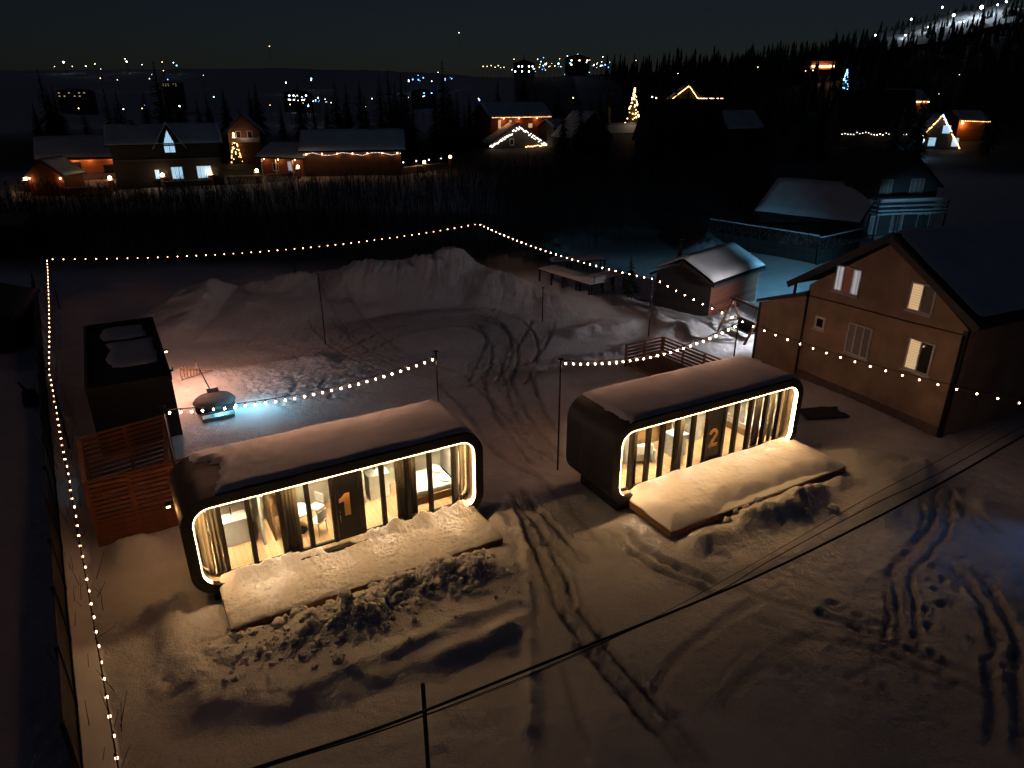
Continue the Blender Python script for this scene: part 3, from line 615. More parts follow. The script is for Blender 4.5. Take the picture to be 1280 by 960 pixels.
def cabin(q, num, label, doors, mull, curtains, snow_edge, snow_seed):
    t = thing('black_cabin', label, 'cabin', (q[0], q[1], 0), q[2])
    outer = rrect(0, CB, CL, CT, .78, 12); inner = rrect(IN0, CB + IN0, CL - IN0, CT - IN0, .50, 12)
    sh = obj('shell', MB().ring(outer, inner, 0, CD - .08), M['shell'], t, True)
    md = sh.modifiers.new('edges', 'EDGE_SPLIT'); md.split_angle = R(40)
    o3 = rrect(-.004, CB - .004, CL + .004, CT + .004, .784, 12)
    for v in (.62, 1.24, 1.86): obj('panel_seam', MB().ring(o3, rrect(.002, CB + .002, CL - .002, CT - .002, .778, 12), v, v + .025), M['black_metal'], sh, True)
    b = MB(); b.prism(outer, CD - .078, CD); obj('back_wall', b, M['shell'], t)
    # lit reveal and its light line
    in2 = rrect(IN0 + .004, CB + IN0 + .004, CL - IN0 - .004, CT - IN0 - .004, .497, 12); in3 = rrect(IN0 + .03, CB + IN0 + .03, CL - IN0 - .03, CT - IN0 - .03, .47, 12)
    obj('reveal', MB().ring(in2, in3, .14, GV + .1), M['trim'], t, True)
    lp = rrect(IN0 + .012, CB + IN0 + .012, CL - IN0 - .012, CT - IN0 - .012, .49, 12)
    lo = rrect(IN0 + .003, CB + IN0 + .003, CL - IN0 - .003, CT - IN0 - .003, .498, 12)[5:-5]; li = rrect(IN0 + .010, CB + IN0 + .010, CL - IN0 - .010, CT - IN0 - .010, .491, 12)[5:-5]
    sm_ = MB(); n_ = len(lo)
    sm_.add([(a, y, b) for y in (-.004, .135) for lp_ in (lo, li) for a, b in lp_], [f for i in range(n_ - 1) for f in ((i, i+1, n_+i+1, n_+i), (2*n_+i, 3*n_+i, 3*n_+i+1, 2*n_+i+1), (n_+i, n_+i+1, 3*n_+i+1, 3*n_+i), (i, 2*n_+i, 2*n_+i+1, i+1))])
    obj('light_strip', sm_, E_LED, t)
    obj('skid', MB().box(.5, .3, -.2, CL - .5, .5, CB + .02).box(.5, CD - .5, -.2, CL - .5, CD - .3, CB + .02).box(.5, .5, -.2, .7, CD - .5, CB + .02).box(CL - .7, .5, -.2, CL - .5, CD - .5, CB + .02), M['black_metal'], t)
    # inside
    z0 = CB + IN0 + .032; z1 = CT - IN0 - .032; x0 = IN0 + .03; x1 = CL - IN0 - .03; vb = CD - .10
    obj('floor', MB().box(x0, GV + .1, z0, x1, vb, z0 + .02), M['floor_wood'], t)
    obj('inner_wall', MB().box(x0, vb - .02, z0 + .02, x1, vb, z1).box(x0, GV + .1, z0 + .02, x0 + .03, vb - .02, z1).box(x1 - .03, GV + .1, z0 + .02, x1, vb - .02, z1), M['cream'], t)
    c = obj('ceiling', MB().box(x0, GV + .1, z1 - .02, x1, vb, z1), M['white'], t)
    for k in range(6):
        for v in (1.0, 1.75):
            u = .95 + k * (CL - 1.9) / 5
            lo_ = [(u - .13, v - .13), (u + .13, v - .13), (u + .13, v + .13), (u - .13, v + .13)]; can = MB()
            can.box(u-.13, v-.13, z1-.22, u+.13, v-.105, z1-.024).box(u-.13, v+.105, z1-.22, u+.13, v+.13, z1-.024).box(u-.13, v-.104, z1-.22, u-.105, v+.104, z1-.024).box(u+.105, v-.104, z1-.22, u+.13, v+.104, z1-.024)  # cans added out of view round the lamps to block spill through the glass
            dl = obj('downlight', can, M['white'], c); obj('lamp_disc', MB().box(u-.10, v-.10, z1-.045, u+.10, v+.10, z1-.026), E_CEIL, dl)
    # glazing
    g = MB()
    for a, b_ in zip([x0] + mull + [], mull + [x1]):
        if abs(a - doors[0]) < .01: continue
        g.box(a, GV + .02, z0 + .06, b_, GV + .026, z1)
    obj('glazing', g, M['glass'], t)
    for a in mull: obj('mullion', MB().box(a - .062, GV - .08, z0, a + .062, GV + .09, z1), M['mullion'], t, bevel=.008)
    obj('bottom_rail', MB().box(x0, GV - .03, z0, x1, GV + .07, z0 + .055), M['mullion'], t)
    d = obj('door', MB().box(doors[0] + .09, GV - .03, z0 + .06, doors[1] - .09, GV + .03, z1), M['black_metal'], t)
    obj('door_number', digit_mesh(num, doors[0] + (.17 if num == 1 else .10), 1.62 if num == 1 else 1.48, .75 if num == 1 else .74, GV - .06, GV - .032), M['digit'], d)
    obj('door_handle', MB().tube([(doors[0] + .16, GV - .035, 1.42), (doors[0] + .16, GV - .085, 1.42), (doors[0] + .16, GV - .085, 1.82), (doors[0] + .16, GV - .035, 1.82)], .014, 6), M['chrome'], d, True)
    for i, (a, b_, mt) in enumerate(curtains): curtain(t, a, b_, M[mt], seed=i + num * 20)
    # roof snow
    n1, n2 = 110, 36; us = [.02 + (CL - .04) * i / n1 for i in range(n1 + 1)]; vs = [.02 + (CD - .04) * j / n2 for j in range(n2 + 1)]
    def shell_top(u):
        r = .78; e = min(u, CL - u)
        return CT if e >= r else CT - r + math.sqrt(max(0, r*r - (r - e)**2))
    def top(u, v):
        w = snow_edge(v) + .10 * mnoise.noise(Vector((v * 2.5, 3, snow_seed))) + .05 * mnoise.noise(Vector((v * 9, u * 9, snow_seed)))
        e = min(u - w, CL - .16 - u, v + .02, CD + .03 - v)
        k = max(0, min(1, e / .22)); th = .16 * (1 - (1 - k)**2) * (1 + .22 * mnoise.noise(Vector((u * .8, v * .8, snow_seed)))) + .012 * mnoise.noise(Vector((u * 3, v * 3, 1)))
        if e <= 0: th = -.03
        return (u, v, shell_top(u) + th)
    obj('roof_snow', MB().grid(us, vs, top), M['snow_soft'], t, True)
    return t
cab1 = cabin(C1, 1, 'black rounded cabin numbered 1 with lit glass front, at the left', (4.15, 5.02), [1.0, 1.77, 2.63, 3.42, 4.15, 5.02, 5.72, 6.54, 7.32, 8.16],
    [(.70, .93, 'curtain'), (2.72, 3.05, 'curtain'), (3.05, 3.16, 'sheer'), (6.22, 6.92, 'curtain'), (8.22, 8.42, 'curtain'), (8.46, 8.74, 'sheer'), (.40, .66, 'sheer')], lambda v: .95 + .45 * min(1, v / 1.6) * (v < 2.2) - .25 * (v > 1.9), 4)
cab2 = cabin(C2, 2, 'black rounded cabin numbered 2 with lit glass front, beside the ochre house', (4.48, 5.28), [1.0, 1.72, 2.35, 3.02, 3.78, 4.48, 5.28, 5.92, 6.66, 7.50, 8.26],
    [(1.10, 1.40, 'curtain'), (.40, .62, 'sheer'), (2.42, 2.60, 'sheer'), (3.12, 3.50, 'sheer'), (6.70, 6.95, 'sheer'), (7.1, 7.42, 'curtain'), (7.95, 8.18, 'sheer'), (8.44, 8.74, 'sheer')], lambda v: .62, 9)
FZ = CB + IN0 + .052
def inside(q, name, label, cat, u, v, rz=0.): return thing(name, label, cat, Wc(q, u, v, FZ), q[2] + rz)
# partitions belong to the cabins
for cb, parts in ((cab1, [(2.15, 2.22, 'white', 1.2), (5.06, 5.62, 'white', 1.9), (2.5, 2.55, 'oak', 1.25)]), (cab2, [(2.0, 2.06, 'white', 1.6), (5.40, 5.86, 'white', 1.9), (7.62, 7.68, 'white', 1.4)])):
    for a, b_, mt, v0 in parts: obj('partition', MB().box(a, v0, FZ, b_, CD - .125, 3.185), M[mt], cb)
obj('closet_door', MB().box(5.08, 1.865, FZ + .03, 5.335, 1.897, 3.1).box(5.345, 1.865, FZ + .03, 5.60, 1.897, 3.1), M['cream'], cab1)
obj('door_knob', MB().ico((5.30, 1.83, 1.75), .035).ico((5.38, 1.83, 1.75), .035), M['black_metal'], cab1)
obj('wall_panel', MB().box(2.6, CD - .165, FZ, 3.3, CD - .123, 3.15), M['oak'], cab1)
obj('wall_panel', MB().box(2.1, CD - .165, FZ, 4.9, CD - .123, 3.15), M['oak'], cab2)
def round_table(q, label, u, v):
    t = inside(q, 'round_table', label, 'table', u, v)
    m = MB(); m.tube([(0, 0, .72), (0, 0, .75)], .42, 28); obj('tabletop', m, M['white'], t)
    obj('leg', MB().tube([(0, 0, .02), (0, 0, .719)], .035, 10).tube([(0, 0, 0), (0, 0, .02)], .24, 20), M['black_metal'], t)
def chair(q, label, u, v, rz):
    t = inside(q, 'chair', label, 'chair', u, v, rz)
    obj('seat', MB().box(-.21, -.2, .43, .21, .2, .47), M['white'], t, bevel=.02)
    obj('backrest', MB().grid([-.2 + .04 * i for i in range(11)], [.50 + .05 * j for j in range(8)], lambda a, z: (a, .20 + .05 * (z - .5) - .35 * a * a, z)), M['white'], t, True).modifiers.new('t', 'SOLIDIFY').thickness = .02
    for a, b_ in ((-.17, -.16), (.17, -.16), (-.17, .16), (.17, .16)): obj('leg', MB().tube([(a, b_, .428), (a * 1.15, b_ * 1.15, 0)], .014, 6), M['oak'], t)
round_table(C1, 'round white table behind the glass left of door 1', 3.28, 1.45)
chair(C1, 'white chair at the near right of the round table in cabin 1', 3.78, 1.05, R(215))
chair(C1, 'white chair at the far right of the round table in cabin 1', 3.95, 1.85, R(-60))
def bed(q, label, u, v, L, Wd, rz):
    t = inside(q, 'bed', label, 'bed', u, v, rz)
    obj('bed_frame', MB().box(-Wd/2 - .03, -L/2 - .03, 0, Wd/2 + .03, L/2 + .03, .28), M['oak'], t)
    obj('mattress', MB().box(-Wd/2, -L/2, .283, Wd/2, L/2, .50), M['linen'], t, bevel=.05)
    for sx in (-1, 1): obj('pillow', MB().ico((sx * Wd * .24, L/2 - .25, .56), .25, 2, .05, (1.2, .8, .38)), M['linen'], t, True)
bed(C1, 'white double bed at the right end of cabin 1', 7.72, 1.62, 1.5, 1.35, R(-90))
bed(C2, 'low white bed at the right end of cabin 2', 8.1, 1.7, 1.5, 1.0, 0)
def cupboard(q, name, label, cat, u, v, w, d, h, body, top):
    t = inside(q, name, label, cat, u, v); obj('body', MB().box(-w/2, -d/2, 0, w/2, d/2, h), M[body], t)
    obj('worktop', MB().box(-w/2 - .02, -d/2 - .02, h + .002, w/2 + .02, d/2 + .02, h + .04), M[top], t)
    obj('tap', MB().tube([(0, d/2 - .08, h + .04), (0, d/2 - .08, h + .30), (0, d/2 - .2, h + .32), (0, d/2 - .24, h + .26)], .015, 6), M['black_metal'], t, True); return t
cupboard(C1, 'washstand', 'white washstand with black tap at the left end of cabin 1', 'washstand', 1.45, 1.9, .75, .5, .8, 'white', 'white')
cupboard(C2, 'kitchen_counter', 'white kitchen counter with black tap left of door 2', 'counter', 4.12, 1.5, .62, .55, .86, 'white', 'white')
cupboard(C1, 'kitchen_counter', 'pale kitchen counter against the back wall of cabin 1', 'counter', 6.15, 2.25, .7, .5, .86, 'cream', 'white')
t = inside(C2, 'television', 'dark wall television in the left room of cabin 2', 'television', 1.55, 2.55); obj('screen', MB().box(-.42, -.03, 1.05, .42, .03, 1.6), M['screen'], t, bevel=.01); obj('bracket', MB().box(-.1, .03, 1.2, .1, .11, 1.45), M['black_metal'], t)
t = inside(C2, 'armchair', 'pale armchair behind the curtains in the left room of cabin 2', 'armchair', 2.65, 1.7, R(160)); obj('seat', MB().box(-.32, -.3, .12, .32, .3, .42), M['linen'], t, bevel=.06); obj('backrest', MB().box(-.32, .22, .42, .32, .36, .85), M['linen'], t, bevel=.05)
for s_ in (-1, 1): obj('armrest', MB().box(s_ * .38 - .07, -.3, .1, s_ * .38 + .07, .34, .58), M['linen'], t, bevel=.04)

# decks
def deck(q, label, u0, u1, v1, snow_fn, n1, n2, smat, zt=.56):
    t = thing('wooden_deck', label, 'deck', (q[0], q[1], 0), q[2])
    obj('deck_boards', MB().box(u0, v1, zt - .05, u1, -.03, zt), M['deck_wood'], t)
    obj('rim_board', MB().box(u0 - .04, v1 - .04, zt - .24, u0 - .003, -.03, zt + .012).box(u1 + .003, v1 - .04, zt - .24, u1 + .04, -.03, zt + .012).box(u0 - .003, v1 - .04, zt - .24, u1 + .003, v1 - .003, zt + .012), M['deck_wood'], t)
    for k in range(6):
        u = u0 + .15 + (u1 - u0 - .3) * k / 5; obj('leg', MB().box(u - .06, v1 + .1, -.35, u + .06, v1 + .22, zt - .052), M['post_wood'], t)
    us = [u0 - .04 + (u1 - u0 + .08) * i / n1 for i in range(n1 + 1)]; vs = [v1 - .05 + (GV - .09 - v1) * j / n2 for j in range(n2 + 1)]
    m = MB().grid(us, vs, lambda u, v: (u, v, zt + .012 + snow_fn(u, v)))
    o = obj('deck_snow', m, smat, t, True); md = o.modifiers.new('thickness', 'SOLIDIFY'); md.thickness = .03; md.offset = -1
    return t
def snow1(u, v):                                   # trodden, lumpy, heaped against the glass
    e = min(u - .64, 8.79 - u, v + 1.80); k = max(0, min(1, (e + .05 * mnoise.noise(Vector((u * 3, v * 3, 5)))) / .12)) ** .6
    if v > -.03 and (u < .36 or u > 8.72): return -.03
    b = .06 + .045 * mnoise.noise(Vector((u * .9, v * 1.4, 1))) + .05 * mnoise.noise(Vector((u * 3.2, v * 4.5, 2))) + .045 * mnoise.noise(Vector((u * 8, v * 9, 3))) + .026 * mnoise.noise(Vector((u * 19, v * 19, 4)))
    b += .40 * max(0, min(1, (v + .25) / .40)) ** 1.5 * (.8 + .6 * mnoise.noise(Vector((u * 2.1, 0, 8)))) * (1 - .8 * math.exp(-((u - 4.1) / .75)**2))
    return max(.015, b) * k
def snow2(u, v):                                   # a smooth deep pillow, slumped along the middle of the front
    slump = max(0, min(1, (u - 2.6) / .9)) * max(0, min(1, (8.4 - u) / .8))
    edge = -2.13 + .30 * slump * (1 + .5 * mnoise.noise(Vector((u * 1.5, 0, 3)))); e = min(u - .76, 9.34 - u, v - edge)
    k = max(0, min(1, (e + .06 * mnoise.noise(Vector((u * 2, v * 2, 21)))) / .55)); k = 1 - (1 - k)**2
    b = .34 + .06 * mnoise.noise(Vector((u * .5, v * .8, 11))) + .03 * mnoise.noise(Vector((u * 1.6, v * 1.9, 12))) + .012 * mnoise.noise(Vector((u * 6, v * 6, 14))) - .10 * max(0, -v - 1.2)
    if v > -.03 and (u < .36 or u > 8.72): return -.03
    b += .08 * max(0, min(1, (v + .1) / .4)) * (1 + mnoise.noise(Vector((u * 1.2, 1, 13))))
    return max(-.012, b * k)
deck(C1, 'wooden deck under trodden snow before cabin 1', .68, 8.75, -1.76, snow1, 330, 84, M['snow_rough'])
deck(C2, 'wooden deck under a smooth snow pillow before cabin 2', .80, 9.30, -2.10, snow2, 220, 70, M['snow_soft'])

# ------------------------------------------------------------------ snow lumps
rs = random.Random(11); chunks = MB()
def on_ground(x, y): return ground_z(x, y)
cand = []
for _ in range(1000):
    k = rs.random(); i = min(len(HEAP1) - 2, int((k ** .7) * (len(HEAP1) - 1))); f = rs.random()
    ax_, ay_ = HEAP1[i]; bx_, by_ = HEAP1[i + 1]; cand.append((ax_ + (bx_ - ax_) * f + rs.gauss(.0, .45), ay_ + (by_ - ay_) * f + rs.gauss(-.18, .45), min(.18, .016 + rs.expovariate(1 / .028))))
for _ in range(90): p_ = P(rs.uniform(850, 1040), 0 + rs.uniform(600, 690)); 
cx_ = np.array([c[0] for c in cand]); cy_ = np.array([c[1] for c in cand]); cz_ = terrain(cx_.reshape(-1, 1), cy_.reshape(-1, 1))[:, 0]
for (x, y, r), z in zip(cand, cz_): chunks.ico((x, y, z + r * .12), r * 1.1, 2 if r > .05 else 1, .42, (1, rs.uniform(.75, 1.1), rs.uniform(.7, .95)), rs)
tag(obj('snow_chunks', chunks, M['snow_lump'], None, True), 'broken snow chunks strewn over the shovelled heap before cabin 1', kind='stuff')
def lumps(px, r0, label, group, rnd):
    for i, (x, y, s_) in enumerate(px):
        g = P(x, y); z = on_ground(g.x, g.y); m = MB().ico((0, 0, .0), 1, 3, .28, (1, rnd.uniform(.8, 1.1), rnd.uniform(.75, .95)), rnd)
        o = obj('snow_lump', m, M['snow_lump'], None, True); o.location = (g.x, g.y, z + r0 * s_ * .45); o.scale = (r0 * s_,) * 3; o.rotation_euler = (0, 0, rnd.random() * 6); tag(o, label, 'snow lump', group)
lumps([(352, 795, 1.2), (425, 838, 1.1), (380, 835, .7), (400, 820, .6), (515, 815, .75), (430, 810, .7), (478, 765, 1.0), (412, 780, .9), (560, 735, 1.3), (585, 755, .9), (520, 790, .7), (450, 790, .8), (335, 770, .6), (500, 765, .8), (610, 740, .7), (620, 760, .55)], .14, 'rounded snow lump broken from the heap before cabin 1', 'snow lumps of the heap before cabin 1', rs)
lumps([(952, 632, 1.0), (938, 636, .8), (945, 650, .8), (930, 654, .8), (918, 657, .7), (908, 664, .8), (995, 614, 1.0), (1040, 643, 1.2), (1008, 652, .6)], .17, 'smooth snow lump lying in the hollow before the deck of cabin 2', 'snow lumps before the deck of cabin 2', rs)
# ------------------------------------------------------------------ container, slat fences, fence along the plot
YW = R(30)
def snow_patch(parent, u0, u1, v0, v1, z, th, seed, name='roof_snow', n=26, ragged=.35):
    us = [u0 + (u1-u0) * i / n for i in range(n + 1)]; vs = [v0 + (v1-v0) * j / n for j in range(n + 1)]
    def f(u, v):
        e = min(u - u0, u1 - u, v - v0, v1 - v) - ragged * (.5 + .9 * mnoise.noise(Vector((u * .9, v * .9, seed)))) * .6
        k = max(0, min(1, e / .3)) ** .6
        return (u, v, z + (th * k * (1 + .3 * mnoise.noise(Vector((u, v, seed + 3)))) if e > 0 else -.03))
    return obj(name, MB().grid(us, vs, f), M['snow_soft'], parent, True)
CO = P(108, 488, 2.8)
ct = thing('container_hut', 'dark flat-roofed container hut with snow patches behind the orange slat fences', 'hut', (CO.x, CO.y, 0), YW)
cb_ = MB().box(0, 0, -.1, 3.0, 9.3, 2.62); obj('wall', cb_, M['container'], ct)
obj('roof', MB().box(-.05, -.05, 2.623, 3.05, 9.35, 2.70), M['rubber'], ct)
obj('parapet', MB().box(-.06, -.06, 2.703, 3.06, .06, 2.86).box(-.06, 9.24, 2.703, 3.06, 9.36, 2.86).box(-.06, .063, 2.703, .06, 9.237, 2.86).box(2.94, .063, 2.703, 3.06, 9.237, 2.86), M['container'], ct)
snow_patch(ct, .75, 2.85, 2.3, 6.2, 2.69, .12, 3); snow_patch(ct, .55, 2.7, 6.5, 8.9, 2.69, .1, 5)
obj('corner_post', MB().box(-.03, -.04, -.1, .1, .1, 2.6).box(2.9, -.04, -.1, 3.03, .1, 2.6), M['container'], ct)
obj('vent_pipe', MB().tube([(3.0, 2.4, 2.2), (3.22, 2.4, 2.2), (3.22, 2.4, 2.32)], .05, 8), M['black_metal'], ct)
cwl = ct.matrix_basis
CTM = Matrix.Translation(Vector((CO.x, CO.y, 0))) @ Matrix.Rotation(YW, 4, 'Z')
wall_lamp('warm lamp on the right side wall of the dark container hut', CTM @ Vector((3.06, 4.6, 2.4)), ((1, .46, .30), 560), E_WARM, (math.cos(YW), math.sin(YW), 0), r=.05)
def slat_fence(name, label, a, b, h, slats, lower, post_n, group=None, z=0., mt='fence_wood'):
    a = Vector(a); b = Vector(b); L = (b - a).length; t = thing(name, label, 'fence', (a.x, a.y, z), math.atan2(b.y - a.y, b.x - a.x), group)
    m = MB(); step = (h - lower) / slats
    for k in range(slats): m.box(0, -.012, lower + k * step + .012, L, .012, lower + (k + 1) * step - step * .28)
    obj('slats', m, M[mt], t)
    if lower > .1:
        m = MB(); n = max(1, int(lower / .16))
        for k in range(n): m.box(0, -.014, -.1 + (lower + .1) * k / n + .004, L, .014, -.1 + (lower + .1) * (k + 1) / n - .004)
        obj('lower_boards', m, M[mt], t)
    for k in range(post_n):
        x = L * k / (post_n - 1); obj('post', MB().box(x - .05, .014, -.2, x + .05, .11, h + .03), M['post_wood'], t)
    obj('top_rail', MB().box(-.05, -.03, h + .033, L + .05, .12, h + .07), M['post_wood'], t)
    return t
FA = P(128, 679); d30 = Vector((math.cos(YW), math.sin(YW), 0)); n30 = Vector((-math.sin(YW), math.cos(YW), 0))
FB = FA + d30 * 1.12; FC = FA + d30 * 3.2; FD = FA + d30 * 2.35
RA = P(100, 550, 2.3); RA.z = 0; RB = P(207, 521, 2.3); RB.z = 0
slat_fence('slat_fence', 'near orange-brown slat screen at the left end of cabin 1, darker left half', FA, FB, 2.2, 9, .75, 2)
slat_fence('slat_gate', 'brightest orange slat panel against the black end of cabin 1', FB + d30 * .06, FC, 2.25, 9, .75, 2)
slat_fence('slat_fence', 'far reddish slat screen in front of the dark container hut', RA, RB, 2.3, 10, .5, 3)
slat_fence('slat_fence', 'slat screen seen end-on along the left of the terrace', FA, RA, 2.2, 9, .5, 4)
slat_fence('slat_fence', 'slat screen running back from cabin 1 to the container hut', FD + n30 * .14, RB, 2.2, 9, .5, 3)
tf = thing('terrace_floor', 'board floor enclosed by the slat screens left of cabin 1', 'terrace', (FA.x, FA.y, 0), YW)
tx = (FC - FA).length; obj('floor_boards', MB().box(.06, .16, .02, 3.2, 3.2, .12), M['deck_wood'], tf); obj('snow_cover', MB().grid([.1 + 3.0 * i / 12 for i in range(13)], [.2 + 2.9 * j / 12 for j in range(13)], lambda a, b: (a, b, .13 + .06 * (1 + mnoise.noise(Vector((a, b, 3)))))), M['snow_soft'], tf, True)
wall_lamp('warm lamp on the black end wall of cabin 1 above the slat gate', Wc(C1, -.03, 2.0, 2.5), ((1, .46, .15), 34), E_WARM, (-math.cos(YW), -math.sin(YW), 0), r=.05)
# orange slat terrace behind cabin 2
K0 = P(784, 434, 1.1); K0.z = 0; K1 = P(829, 424, 1.1); K1.z = 0; K2 = P(908, 455, 1.1); K2.z = 0
slat_fence('terrace_railing', 'orange slat railing behind cabin 2, short left side', K0, K1, 1.15, 6, .0, 3)
slat_fence('terrace_railing', 'orange slat railing behind cabin 2, long right side by the swing', K1, K2, 1.15, 6, .0, 4)
t = thing('terrace_floor', 'orange board terrace floor inside the railing behind cabin 2', 'terrace', (K1.x, K1.y, 0))
d1 = (K0 - K1); d2 = (K2 - K1); a_, b_, c_ = d1 * .98, d2 * .98, d1 * 1.0 + d2 * .98
obj('floor_boards', MB().prism([(d1.x * .03 + d2.x * .03, d1.y * .03 + d2.y * .03), (a_.x, a_.y), (c_.x, c_.y), (b_.x, b_.y)], .05, .16, 'xy'), M['deck_wood'], t)
wall_lamp('warm lamp on the rear wall of cabin 2 over the orange terrace', Wc(C2, 3.2, CD + .03, 2.7), ((1, .45, .16), 30), E_WARM, (-math.sin(C2[2]), math.cos(C2[2]), 0), r=.05)
# dark sheet fence along the left boundary
fa = P(104, 985); fb = P(57, 480); fd = (fb - fa).normalized()
fence = thing('boundary_fence', 'tall dark sheet fence running along the left edge under the string of lights', 'fence', (fa.x, fa.y, 0), math.atan2(fd.y, fd.x))
Lf = (fb - fa).length + 22; n = int(Lf / 2.5)
for k in range(n):
    obj('fence_panel', MB().box(k * 2.5 + .03, -.02, -.2, k * 2.5 + 2.47, .02, 1.75), M['fence_sheet'], fence); obj('post', MB().box(k * 2.5 - .027, -.06, -.3, k * 2.5 + .027, .04, 1.85), M['black_metal'], fence)
m = MB(); m.grid([Lf * i / 140 for i in range(141)], [-.75, -.5, -.25, -.08], lambda a, b: (a, b, -.05 + .30 * max(0, (b + .75) / .67) + .10 * mnoise.noise(Vector((a * 1.5, b * 3, 1)))))
obj('drifted_snow', m, M['snow_soft'], fence, True)

# ------------------------------------------------------------------ string lights and their poles
def pole(label, base, h, r=.035, name='garland_pole', zb=None, top=None, cap=True):
    z = ground_z(base[0], base[1]) if zb is None else zb
    t = thing(name, label, 'pole', (base[0], base[1], z)); tp = (0, 0, h) if top is None else (top[0] - base[0], top[1] - base[1], h)
    obj('shaft', MB().tube([(0, 0, -.3), tp], [r, r * .85], 8), M['black_metal'], t, True)
    if cap: obj('pole_cap', MB().box(tp[0] - .09, tp[1] - .03, h, tp[0] + .09, tp[1] + .03, h + .05), M['black_metal'], t)
    return t
bulb_mb = MB().ico((0, 0, 0), .027, 2, 0, (1, 1, 1.15)); sock_mb = MB().tube([(0, 0, .05), (0, 0, .11)], [.022, .016], 6)
proto_bulb = {}
def garland(label, pts, counts, sag, bm_=None):
    bm_ = bm_ or E_BULB; key = bm_.name
    t = thing('string_lights', label, 'string lights', pts[0]); o = Vector(pts[0]); line = []; spots = []
    for (a, b, n, s) in zip(pts[:-1], pts[1:], counts, sag):
        a = Vector(a) - o; b = Vector(b) - o
        f = lambda k: a.lerp(b, k) - Vector((0, 0, s * 4 * k * (1 - k)))
        line += [f(i / 16) for i in range(16)]; spots += [f((i + .5) / n) for i in range(n)]
    line.append(Vector(pts[-1]) - o)
    obj('cable', MB().tube(line, .014, 5), M['cable'], t, True)
    for p in spots:
        if key not in proto_bulb:
            b = obj('bulb', bulb_mb, bm_, t, True); s = obj('socket', sock_mb, M['black_metal'], b); proto_bulb[key] = b
        else:
            b = proto_bulb[key].copy(); COL.objects.link(b); b.parent = t
            for ch in list(proto_bulb[key].children): c = ch.copy(); COL.objects.link(c); c.parent = b
        b.location = p + Vector((random.uniform(-.01, .01), random.uniform(-.01, .01), -.12)); b.rotation_euler = (random.uniform(-.15, .15), random.uniform(-.15, .15), 0)
    return t
gE, gK, gS, gC, gD = P(152, 985, 3.5), P(60, 462, 3.5), P(58, 322, 3.5), P(598, 278, 3.5), P(1290, 503, 3.5)
garland('string of amber bulbs along the dark boundary fence at the left', [gE, gK, gS], [40, 27], [.35, .25])
garland('string of amber bulbs across the back behind the snow bank', [gS, gC], [50], [.75])
D1 = P(820, 347, 3.6)
garland('string of amber bulbs slanting past the brown shed and ochre house', [gC, D1, gD], [33, 28], [.45, .75], E_BULB3)
Pb = P(545, 444, 5.0); Bs = P(203, 512, 4.95)
garland('short string of amber bulbs between the container hut and the pole behind cabin 1', [Bs, Pb], [29], [.40], E_BULB2)
P1 = P(697, 587); Ce = P(923, 403, 4.9)
garland('short string of amber bulbs from the pole left of cabin 2 to the swing', [Vector((P1.x + .05, P1.y, 4.55)), Ce], [26], [.55], E_BULB2)
pole('slim black pole standing just left of cabin 2', P1, 4.6)
pole('slim black pole rising behind the roof of cabin 1', (Pb.x, Pb.y, 0), 5.05)
pole('black pole standing alone on the left slope of the snow bank', P(407, 430), 4.2)
pole('short black pole on the bank farther left than the lone pole', P(372, 366), 2.2)
pole('pale thin pole behind the snow bank under the rear string', (P(450, 290, 3.5).x, P(450, 290, 3.5).y), 3.5, .03)
pole('thin pole on the right flank of the snow bank', P(678, 402), 2.2, .025)
pole('black pole in front of the brown shed', (D1.x - .3, D1.y - .6), 3.6)
pole('slim black pole behind the right end of cabin 2', (Ce.x, Ce.y), 4.95)
pole('black pole beside the left rear corner of cabin 1', (Bs.x, Bs.y), 5.0)
pole('corner pole at the far left end of the strings', (gS.x, gS.y), 3.55)
pole('corner pole at the far middle of the strings', (gC.x, gC.y), 3.55)
pole('pole at the bend of the left fence string', (gK.x, gK.y), 3.55)
pole('low dark post behind the tables left of the shed', P(742, 372), 1.3, .03)
pole('thin stake between the tables and the brown shed', P(767, 383), 1.2, .025)
pole('black post rising from the bottom edge in the foreground', P(537, 985), 2.85, .05, 'post', cap=False)

# power lines across the foreground
A0, B0 = P(300, 967, 4.6), P(1290, 540, 5.6)
def cable(label, pix, r, off=0.):
    nrm = Vector((-(B0 - A0).y, (B0 - A0).x, 0)).normalized(); o = Vector((A0.x, A0.y, CAM_H)) + nrm * off; pts = []
    for x, y in pix:
        d = Vector(_ray(x, y)); k = (o - Vector((0, 0, CAM_H))).dot(nrm) / d.dot(nrm); pts.append(Vector((0, 0, CAM_H)) + d * k)
    sp = smooth_line([tuple(p) for p in pts], 5)
    tag(obj('power_line', MB().tube(sp, r, 5), M['cable'], None, True), label, 'cable')
cable('thickest black power line crossing the foreground snow', [(230, 1000), (300, 967), (480, 908), (640, 845), (760, 797), (860, 757), (960, 714), (1080, 655), (1180, 602), (1300, 533)], .026)
cable('thin power line just above the thick one', [(230, 1001), (300, 969), (480, 912), (640, 852), (760, 800), (900, 738), (960, 702), (1080, 637), (1180, 588), (1300, 520)], .010, .25)
cable('thin pale power line fading out above the other two', [(230, 1002), (300, 970), (480, 913), (640, 854), (760, 801), (860, 750), (960, 694), (1080, 625), (1180, 572), (1300, 505)], .006, .4)

